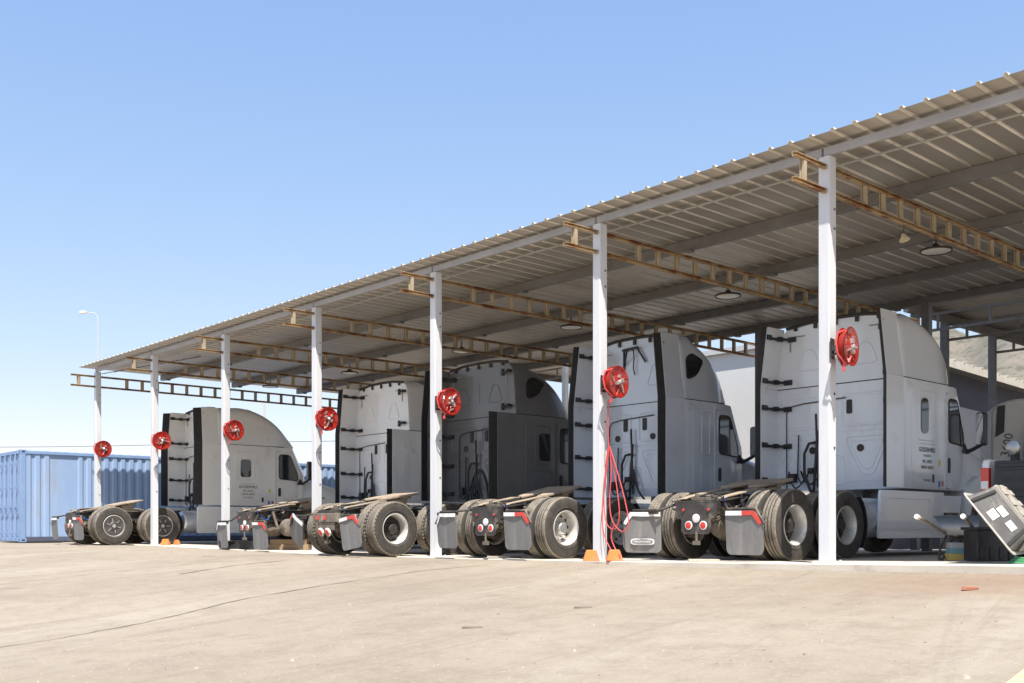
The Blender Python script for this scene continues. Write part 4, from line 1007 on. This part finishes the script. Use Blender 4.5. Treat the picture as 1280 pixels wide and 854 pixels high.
# tipped bin: built upright with its mouth up, then laid over
bn = empty('plastic_bin', (0, 0, 0)); tag(bn, 'big grey plastic bin tipped on its rim, white stickers, beside the wheelbarrow', 'bin')
def tub(a, b_, z0, a2, b2, z1, mb, mi=0): mb.loft([[(-a, -b_, z0), (a, -b_, z0), (a, b_, z0), (-a, b_, z0)], [(-a2, -b2, z1), (a2, -b2, z1), (a2, b2, z1), (-a2, b2, z1)]], mi)
f = MB(); rg = []
for x_, y_, z in ((.30, .36, .0), (.33, .40, .04), (.40, .50, .68), (.385, .485, .68), (.31, .38, .06)):
    rg.append([(p_[0], p_[1], z) for p_ in rpoly([(-x_, -y_), (x_, -y_), (x_, y_), (-x_, y_)], .06, 3)])
f.loft(rg); f.build('shell', bin_grey, bn)
f = MB()
for k in range(3):
    f.prism([(-.33, .05), (-.42, .60), (-.44, .60), (-.44, .50), (-.37, .05)], lambda u, v, t: (u, -.22 + .2 * k + t, v), -.05, .05)
f.bb(-.315, .315, -.375, .375, -.05, -.002); f.bb(-.33, .33, -.395, -.20, -.05, .10); f.bb(-.33, .33, -.12, .10, -.075, .06); f.bb(-.33, .33, .20, .395, -.05, .10)
for k in range(4): f.bb(-.30 + .16 * k, -.22 + .16 * k, -.36, .36, -.085, -.051)
f.build('ribbed_side', bin_pale, bn, bevel=.01)
f = MB(); f.tube([(u, v, .69) for u, v in rpoly([(-.43, -.53), (.43, -.53), (.43, .53), (-.43, .53)], .08, 5)], .028, 8, close=True); f.build('rim', mat('rim_pale', (.46, .44, .40), .6, col2=(.36, .34, .31), scale=6), bn)
for (u, v, wx, wz) in ((-.16, .30, .12, .16), (.03, .24, .13, .16), (.06, .46, .12, .20)):
    f = MB(); 
    def onf(u_, v_, t): 
        yy = -.40 - .10 * (v_ - .04) / .64; return (u_, yy - t, v_)
    f.prism([(u - wx / 2, v - wz / 2), (u + wx / 2, v - wz / 2), (u + wx / 2, v + wz / 2), (u - wx / 2, v + wz / 2)], onf, .004, .007); f.build('label_sheet', paper, bn)
f = MB()
for x_ in (-.27, .27): f.prism([(x_ - .02, .05), (x_ + .02, .05), (x_ * 1.2 + .02, .64), (x_ * 1.2 - .02, .64)], lambda u_, v_, t: (u_, -.40 - .10 * (v_ - .04) / .64 - t, v_), .0, .02)
f.build('front_rib', rubber_black, bn, bevel=.005)
# orientation: camera-right r, up u, toward-camera -f ; bin z axis (to mouth) -> left-down, bin -y face -> camera
rv = Vector((.6708, .7416, 0)); fv = Vector((-.7416, .6708, 0)); uv = Vector((0, 0, 1))
za = (rv * -.80 + uv * -.60).normalized(); ya = fv.copy(); xa = ya.cross(za).normalized()
tw = Matrix.Rotation(R(-34), 4, 'Z')
Mb = Matrix(((xa.x, ya.x, za.x, 0), (xa.y, ya.y, za.y, 0), (xa.z, ya.z, za.z, 0), (0, 0, 0, 1)))
pc = at(1248, 12.75)
mw = tw @ Mb; 
lowest = min((mw @ Vector((x_, y_, .69 * .66))).z for x_ in (-.45, .45) for y_ in (-.55, .55)) - .02
rim = at(1231, 12.6); org = mw @ Vector((0, 0, .69 * .66))
bn.matrix_world = Matrix.Translation((rim.x - org.x, rim.y - org.y, slab(rim.x) - lowest + .004)) @ mw @ Matrix.Diagonal((1, 1, .66, 1)) @ Matrix.Diagonal((1, 1, .66, 1))
# crate holding it
pc2 = at(1236, 13.5); f = MB(); f.bb(-.24, .24, -.2, .2, 0, .40); f.bb(-.27, .27, -.23, .23, .401, .44)
for k in range(4): f.bb(-.2 + k * .12, -.16 + k * .12, -.215, -.201, .02, .18)
o = f.build('crate', black_plastic, None, 35, .008, (pc2.x, pc2.y, slab(pc2.x) + .002), (0, 0, R(48))); tag(o, 'black plastic crate standing behind the tipped bin', 'crate')
pc2 = at(1199, 14.1); f = MB(); f.bb(-.16, .16, -.10, .10, 0, .09, 0); f.bb(-.15, .15, -.095, .095, .091, .16, 1); f.bb(-.14, .14, -.09, .09, .161, .24, 2)
o = f.build('paint_boxes', [mat('box_yellow', (.68, .50, .14), .6), mat('box_blue', (.20, .38, .42), .6), mat('box_grey', (.45, .45, .44), .6)], None, 35, .004, (pc2.x, pc2.y, slab(pc2.x) + .002), (0, 0, R(46))); tag(o, 'small stack of coloured boxes on the slab under the wheelbarrow', 'boxes')
f = MB(); c0 = at(1292, 12.2); cz = slab(c0.x)
for k in range(3): f.tube([(c0.x + (.26 - .03 * k) * math.cos(a), c0.y + (.26 - .03 * k) * math.sin(a), cz + .014 + .024 * k) for a in [2 * math.pi * j / 30 for j in range(30)]], .012, 7, close=True)
o = f.build('garden_hose', hose_green); tag(o, 'coiled pale green hose at the right edge of the slab', 'hose')
# pickup
pk = empty('pickup_truck', (-5.28, 14.35, slab(-5.3))); tag(pk, 'white pickup with black tailgate parked right of the pale silver truck', 'pickup')
Wp = mat('pickup_white', (.78, .78, .78), .3, coat=.5)
f = MB()
for sg in (-1, 1):
    arc = [(1.15 + .46 * math.cos(R(a)), .40 + .46 * math.sin(R(a))) for a in range(180, -1, -15)]
    f.prism([(0, .50), (0, 1.30), (.04, 1.36), (1.9, 1.36), (1.9, .42)] + [p_ for p_ in reversed(arc)] + [], lambda u, v, t: (sg * t, u, v), .88, .98)
f.bb(-.87, .87, .08, 1.88, .62, .68); f.bb(-.97, .97, 1.92, 5.3, .45, 1.12)
rg = []
for z, a, b_, hw in ((1.10, 1.93, 4.1, .97), (1.75, 2.15, 3.5, .80), (1.80, 2.3, 3.4, .76)): rg.append([(-hw, a, z), (hw, a, z), (hw, b_, z), (-hw, b_, z)])
f.loft(rg); f.build('body', Wp, pk, bevel=.02)
f = MB(); f.bb(-.80, .80, -.02, .05, .70, 1.33)
for k in range(3): f.bb(-.70 + k * .49, -.28 + k * .49, -.035, -.021, .84, 1.20)
f.bb(-.76, .76, -.04, -.021, 1.24, 1.29)
tg = f.build('tailgate', mat('tailgate_black', (.03, .03, .033), .45), pk, bevel=.012)
for k in range(3):
    for j in range(2):
        f = MB(); f.bb(-.66 + k * .49, -.32 + k * .49, -.040, -.036, .90 + .14 * j, .97 + .14 * j); f.build('slot', rubber_black, tg)
for sg in (-1, 1):
    f = MB(); f.bb(sg * .93 - .055, sg * .93 + .055, -.02, .06, .78, 1.24, 0); f.bb(sg * .93 - .05, sg * .93 + .05, -.03, -.021, .95, 1.06, 1); f.build('tail_light', [red_lens, white_lens], pk, bevel=.015)
f = MB(); f.bb(-.95, .95, -.14, -.03, .48, .66); f.build('bumper', mat('bumper_dark', (.06, .06, .065), .4), pk, bevel=.03)
def pick_wheel():
    f = MB(); f.lathe([(-.11, .22), (-.12, .30), (-.09, .375), (.09, .375), (.12, .30), (.11, .22), (.06, .21), (.05, .0)], 32, 0, None, [0, 0, 0, 0, 0, 1, 1]); return f.mesh('wheel', [rubber_black, alu], 35)
for sg in (-1, 1):
    for yy in (1.15, 4.3): place('wheel', cached('pkw', pick_wheel), pk, loc=(sg * .84, yy, .376), rot=(0, 0, 0 if sg > 0 else math.pi))
f = MB(); f.loft([[(-.74, 2.02, 1.2), (.74, 2.02, 1.2)], [(-.68, 2.14, 1.70), (.68, 2.14, 1.70)]], close=False, cap0=False, cap1=False); f.build('rear_window', glass_dark, pk)
# motorcycle-like lamp and box in its bed
f = MB(); f.lathe([(-.10, 0), (-.09, .06), (-.02, .10), (.02, .105), (.03, .09), (.035, 0)], 24, 0, Matrix.Rotation(R(-100), 4, 'Z') @ Matrix.Rotation(R(0), 4, 'Y'))
lm = empty('work_lamp', (-6.0, 14.75, slab(-5.3) + 1.53)); f.build('lamp_bowl', mat('dull_chrome', (.45, .45, .44), .28, .8), lm); tag(lm, 'round chrome lamp above the pickup side next to black gear', 'lamp')
f = MB(); f.bb(-.05, .05, .02, .1, -.85, .0); f.build('lamp_stand', rubber_black, lm)
f = MB(); f.prism(rpoly([(-.35, 0), (.35, 0), (.30, .55), (.1, .72), (-.2, .70), (-.32, .5)], .08), lambda u, v, t: (u, t, v), -.25, .25); f.box((.0, .0, .76), (.25, .2, .06))
o = f.build('gear_case', rubber_black, None, 40, .02, (-5.55, 15.0, slab(-5.3) + .69), (0, 0, .2)); tag(o, 'black lumpy gear case standing in the pickup bed', 'case')

# white machine with number
pm = at(1291, 20.6); zm = ground(pm.x, pm.y)
mc = empty('tank_trailer', (pm.x, pm.y, slab(pm.x)), R(30)); tag(mc, 'white rounded tank trailer marked 3600 behind the pickup', 'trailer')
wt = mat('tank_white', (.60, .60, .59), .4, col2=(.52, .52, .5), scale=2)
f = MB(); f.prism(rpoly([(-.75, .7), (2.4, .7), (2.4, 2.95), (-.30, 3.05), (-.75, 2.92)], .18, 5), lambda u, v, t: (u, t, v), -.0, 1.9); f.build('housing', wt, mc, bevel=.04)
f = MB(); f.lathe([(0, 1.0), (.22, .98), (.34, .85), (.40, .55), (.40, 0)], 40, 0, Matrix.Translation((.82, .0, 1.95)) @ Matrix.Rotation(R(-90), 4, 'Z')); f.build('drum_end', wt, mc)
f = MB(); f.lathe([(0, .42), (.43, .42), (.43, .0)], 32, 0, Matrix.Translation((.82, .0, 1.95)) @ Matrix.Rotation(R(-90), 4, 'Z')); f.build('hatch', rubber_black, mc)
f = MB(); f.prism([(-.68, 2.28), (-.52, 2.38), (-.50, 2.92), (-.64, 2.90)], lambda u, v, t: (u, -t, v), .002, .03); f.build('vent_strip', rubber_black, mc)
text('lettering', '3600', .24, black_ink, mc, Matrix.Translation((-.46, -.006, 2.12)) @ Matrix.Rotation(R(90), 4, 'X') @ Matrix.Rotation(R(80), 4, 'Z'))
f = MB(); f.bb(-.7, 2.3, .1, 1.8, .5, .69); f.build('chassis', frame_mat, mc)
for xx in (.3, 1.6):
    f = MB(); f.lathe([(-.11, .0), (-.11, .40), (-.07, .48), (.07, .48), (.11, .40), (.11, .0)], 28, 0, Matrix.Translation((xx, .2, .482)) @ Matrix.Rotation(R(90), 4, 'Z')); f.build('wheel', rubber_black, mc)
f = MB(); f.box((.15, -.03, .84), (.12, .05, .08)); f.build('side_marker', amber_lens, mc)

# ------------------------------------------------------------------ structures behind
def back_canopy(name, label, Xa, Xb, Ya, Yb, z, side, ts):
    e = empty(name, (Xa, Ya, CZ - .6)); tag(e, label, 'canopy')
    inv = Matrix.Translation(e.location).inverted()
    def P(mb, nm, m, sm=25): o = mb.build(nm, m, e, sm); o.matrix_parent_inverse = inv; return o
    f = MB(); pr = []; x = Ya
    while x < Yb: pr += [(x, 0), (x + .19, 0), (x + .215, .04), (x + .28, .04)]; x += .305
    n_ = len(pr); f.add([(xx, u, z + .2 + dz) for xx in (Xa - .4, (Xa + Xb) / 2, Xb) for u, dz in pr], [(j * n_ + i, j * n_ + i + 1, (j + 1) * n_ + i + 1, (j + 1) * n_ + i) for j in range(2) for i in range(n_ - 1)])
    o = P(f, 'roof', roof_metal); so = o.modifiers.new('t', 'SOLIDIFY'); so.thickness = .0025
    for xx in (Xa, (Xa + Xb) / 2, Xb - .2):
        f = MB(); f.bb(xx - .06, xx + .06, Ya + .05, Yb - .05, z, z + .195); P(f, 'purlin', purlin_paint)
    for t in ts:
        for xx in (Xa, Xb - .25):
            f = MB(); f.bb(xx - .08, xx + .08, t - .08, t + .08, CZ - .9, z - .002); P(f, 'post', MATS['rear_post_paint'])
        f = MB(); f.bb(Xa - .12, Xb, t + .085, t + .13, z - .08, z - .02); f.bb(Xa - .12, Xb, t + .085, t + .13, z - .45, z - .39); tr = P(f, 'truss', purlin_paint)  # truss and uprights in darker steel: deep roof shade put into their colour
        x = Xa + .5
        while x < Xb: f = MB(); f.bb(x - .03, x + .03, t + .09, t + .125, z - .39, z - .08); f.build('truss_upright', purlin_paint, tr); x += 1.2
back_canopy('side_canopy', 'second steel canopy behind the nearest truck with hills showing beneath it', -11.76, 6, 22.9, 42, CZ + 5.0, 1, (23.4, 24.9, 27.6, 31, 35, 39))
back_canopy('rear_canopy', 'far tan canopy roof glimpsed over the charcoal truck', -32.4, -24.6, 24.3, 46, CZ + 6.35, 1, (24.9, 29, 33, 37, 41))
# white building
wbld = empty('white_building', (-20, 26.5, CZ - .62)); tag(wbld, 'plain white block wall building behind the silver grey truck', 'building')
inv = Matrix.Translation(wbld.location).inverted()
f = MB(); f.bb(-24.2, -17.2, 26.2, 33, CZ - 1, CZ + 5.3); o = f.build('wall', mat('white_wall', (.66, .65, .63), .8, col2=(.6, .59, .57), scale=.5, stretch=(1, 1, .3), bump=.1), wbld); o.matrix_parent_inverse = inv
f = MB(); f.bb(-24.35, -17.05, 26.05, 33.1, CZ + 5.302, CZ + 5.45); o = f.build('roof', mat('white_roof_trim', (.5, .5, .5), .7), wbld); o.matrix_parent_inverse = inv
# dark building
db = empty('dark_building', (-18, 30, CZ - .62)); tag(db, 'dark blue grey shed with pale sloping roof edge beneath the hills', 'building')
inv = Matrix.Translation(db.location).inverted()
f = MB(); f.prism([(27.5, CZ - 1), (60, CZ - 1), (60, CZ + 3.5), (27.5, CZ + 4.62)], lambda u, v, t: (t, u, v), -16.8, -14); f.v = [Vector(p_) for p_ in f.v]
o = f.build('wall', mat('shed_blue_grey', (.125, .135, .165), .7, col2=(.105, .115, .145), scale=.8), db); o.matrix_parent_inverse = inv
f = MB(); f.prism([(27.4, CZ + 4.63), (60.2, CZ + 3.505), (60.2, CZ + 3.72), (27.4, CZ + 4.86)], lambda u, v, t: (t, u, v), -16.95, -13.6)
k = 0
o = f.build('roof', mat('shed_roof_cream', (.62, .57, .48), .6, col2=(.5, .46, .38), scale=3), db); o.matrix_parent_inverse = inv
f = MB(); y = 27.6
while y < 60: f.bb(-16.9, -13.58, y, y + .06, CZ + 4.86 - (y - 27.4) * .0345, CZ + 4.90 - (y - 27.4) * .0345); y += .6
o = f.build('roof_ribs', MATS['shed_roof_cream'], db); o.matrix_parent_inverse = inv
# beige fence
fn = MB(); x = -13.2; zf = CZ - .62
while x < -4: fn.bb(x, x + .16, 37, 37.04, zf, zf + 3.1); fn.bb(x + .16, x + .30, 37.02, 37.06, zf, zf + 3.1); x += .30
for xx in (-13, -10, -7, -4.2): fn.bb(xx - .05, xx + .05, 37.07, 37.17, zf, zf + 3.0)
tag(fn.build('fence', mat('fence_beige', (.58, .50, .36), .6, col2=(.50, .43, .31), scale=1), None, 20), 'beige corrugated metal fence beyond the truck bonnet', 'fence')
# lamp post and utility poles
p = at(122.5, 60); zg = ground(p.x, p.y)
lp = empty('street_lamp', (p.x, p.y, zg)); tag(lp, 'tall thin street lamp rising above the far end of the canopy', 'street lamp')
H = CZ + 12.35 - zg; lv = -rv
f = MB(); f.tube([(0, 0, 0), (0, 0, H - .5), tuple(lv * .06 + Vector((0, 0, H - .15))), tuple(lv * .2 + Vector((0, 0, H))), tuple(lv * .7 + Vector((0, 0, H + .05)))], [.06, .03, .028, .026, .024], 10); f.build('pole', mat('galvanised', (.50, .51, .53), .5), lp)
f = MB(); hp = lv * .88 + Vector((0, 0, H + .04)); f.lathe([(-.22, .0), (-.20, .05), (0, .10), (.16, .07), (.2, .0)], 16, 0, Matrix.Translation(hp) @ Matrix.Rotation(math.atan2(rv.y, rv.x), 4, 'Z')); f.build('lamp_head', lamp_white, lp)
poles = []
for px, dpt, top, lab in ((-260, 95, 12, 'thin utility pole carrying the wire outside the left edge'), (330, 92, 11.2, 'thin pale utility pole behind the cream truck'), (470, 90, 9.5, 'thin utility pole behind the white truck')):
    p = at(px, dpt); zg = ground(p.x, p.y); f = MB(); f.tube([(0, 0, 0), (0, 0, CZ + top - zg)], [.14, .09], 10); o = f.build('utility_pole', mat('pole_pale', (.50, .48, .45), .7), None, 40, 0, (p.x, p.y, zg)); tag(o, lab, 'utility pole'); poles.append(p)
f = MB()
for a, b_ in ((poles[0], poles[1]), (poles[1], poles[2])):
    f.tube([(a.x + (b_.x - a.x) * t, a.y + (b_.y - a.y) * t, CZ + 7.55 - (.35 if a is poles[0] else .05) * math.sin(math.pi * t)) for t in [i / 16 for i in range(17)]], .022, 5)
a = poles[1] + Vector((0, 0, CZ + 9.0)); b_ = at(560, 60) + Vector((0, 0, CZ + 9.5))
tag(f.build('power_line', rubber_black), 'single power line sagging low above the blue container', 'power line')
# hills to the right
hm = mat('dry_hill', (.20, .172, .135), .95, col2=(.125, .115, .088), scale=.007, detail=14, dirt=(.075, .078, .052), dirt_scale=.03, dirt_lo=.50, dirt_hi=.62)
def ridge(az):
    # photo x -> height of ridge over the horizon, in px at 1300 px focal length
    x = 640 + 1300 * math.tan(az) if az < 1.2 else 9999
    X_ = [250, 700, 1000, 1150, 1190, 1215, 1245, 1285, 1400, 1700, 2600, 6000]; H_ = [0, 60, 150, 215, 232, 228, 250, 268, 300, 280, 230, 200]
    return lerp(x, X_, H_)
f = MB(); NA, NR = 220, 26; random.seed(11); from mathutils import noise as mnoise
vs = []
for i in range(NA):
    az = R(-25) + R(100) * i / (NA - 1); az_w = az
    dx, dy = math.sin(az), math.cos(az); wdir = rv * dx + fv * dy
    for j in range(NR):
        t = j / (NR - 1); dist = 1500 + 2600 * t; prof_ = math.sin(min(1, t / .75) * math.pi / 2) if t < .75 else math.cos((t - .75) / .25 * math.pi / 2)
        hh = ridge(az) * (1500 + 2600 * .75) * math.cos(az) / 1300 * prof_
        nz = mnoise.fractal(Vector((wdir.x * dist / 420, wdir.y * dist / 420, .3)), .9, 2.1, 6)
        vs.append((wdir.x * dist, wdir.y * dist, CZ - 2 + max(-1.5, hh * (1 + .16 * nz * (prof_ > .1)) + 34 * nz * prof_ * (hh > 5))))
f.add(vs, [(i * NR + j, (i + 1) * NR + j, (i + 1) * NR + j + 1, i * NR + j + 1) for i in range(NA - 1) for j in range(NR - 1)])
tag(f.build('hills', hm, None, 80), kind='structure')
# small litter and painted kerb corner
p = gpix(1212, 738); f = MB(); f.prism([(-.085, 0), (.08, .0), (.09, .03), (-.06, .04)], lambda u, v, t: (u, t, v), -.025, .025)
tag(f.build('brick_fragment', mat('terracotta', (.40, .17, .10), .85, col2=(.30, .13, .08), scale=20), None, 35, .006, (p.x, p.y, ground(p.x, p.y)), (0, 0, R(60))), 'small orange brick fragment lying on the yard at right', 'brick fragment')
for px, py, lab in ((590, 785, 'dark flat lump of tar on the yard left of centre'), (728, 760, 'dark flat lump of tar on the yard below the second post')):
    p = gpix(px, py); f = MB(); f.prism([(-.09, -.03), (.0, -.045), (.1, -.02), (.07, .035), (-.05, .04)], lambda u, v, t: (u, v, t), -.005, .012)
    tag(f.build('tar_lump', crack_m, None, 35, .004, (p.x, p.y, ground(p.x, p.y) + .002), (0, 0, R(48))), lab, 'tar lump')
kp = [gpix(1262, 853), gpix(1281, 838), gpix(1330, 800)]
f = MB(); a = kp[0]; b_ = kp[2]; dv = (b_ - a).normalized(); nv = Vector((dv.y, -dv.x, 0)); a = a - dv * 1.2; b_ = b_ + dv * 2
vs = []
for q in (a, b_):
    for sd_, z in ((0, -.1), (0, .012), (.16, .02), (.16, -.1)): r_ = q + nv * sd_; vs.append((r_.x, r_.y, ground(r_.x, r_.y) + z))
f.add(vs, [(0, 1, 5, 4), (1, 2, 6, 5), (2, 3, 7, 6), (3, 2, 1, 0), (4, 5, 6, 7)])
tag(f.build('kerb', mat('yellow_kerb_paint', (.72, .62, .22), .7, col2=(.6, .54, .3), scale=8), None, 30), kind='structure')
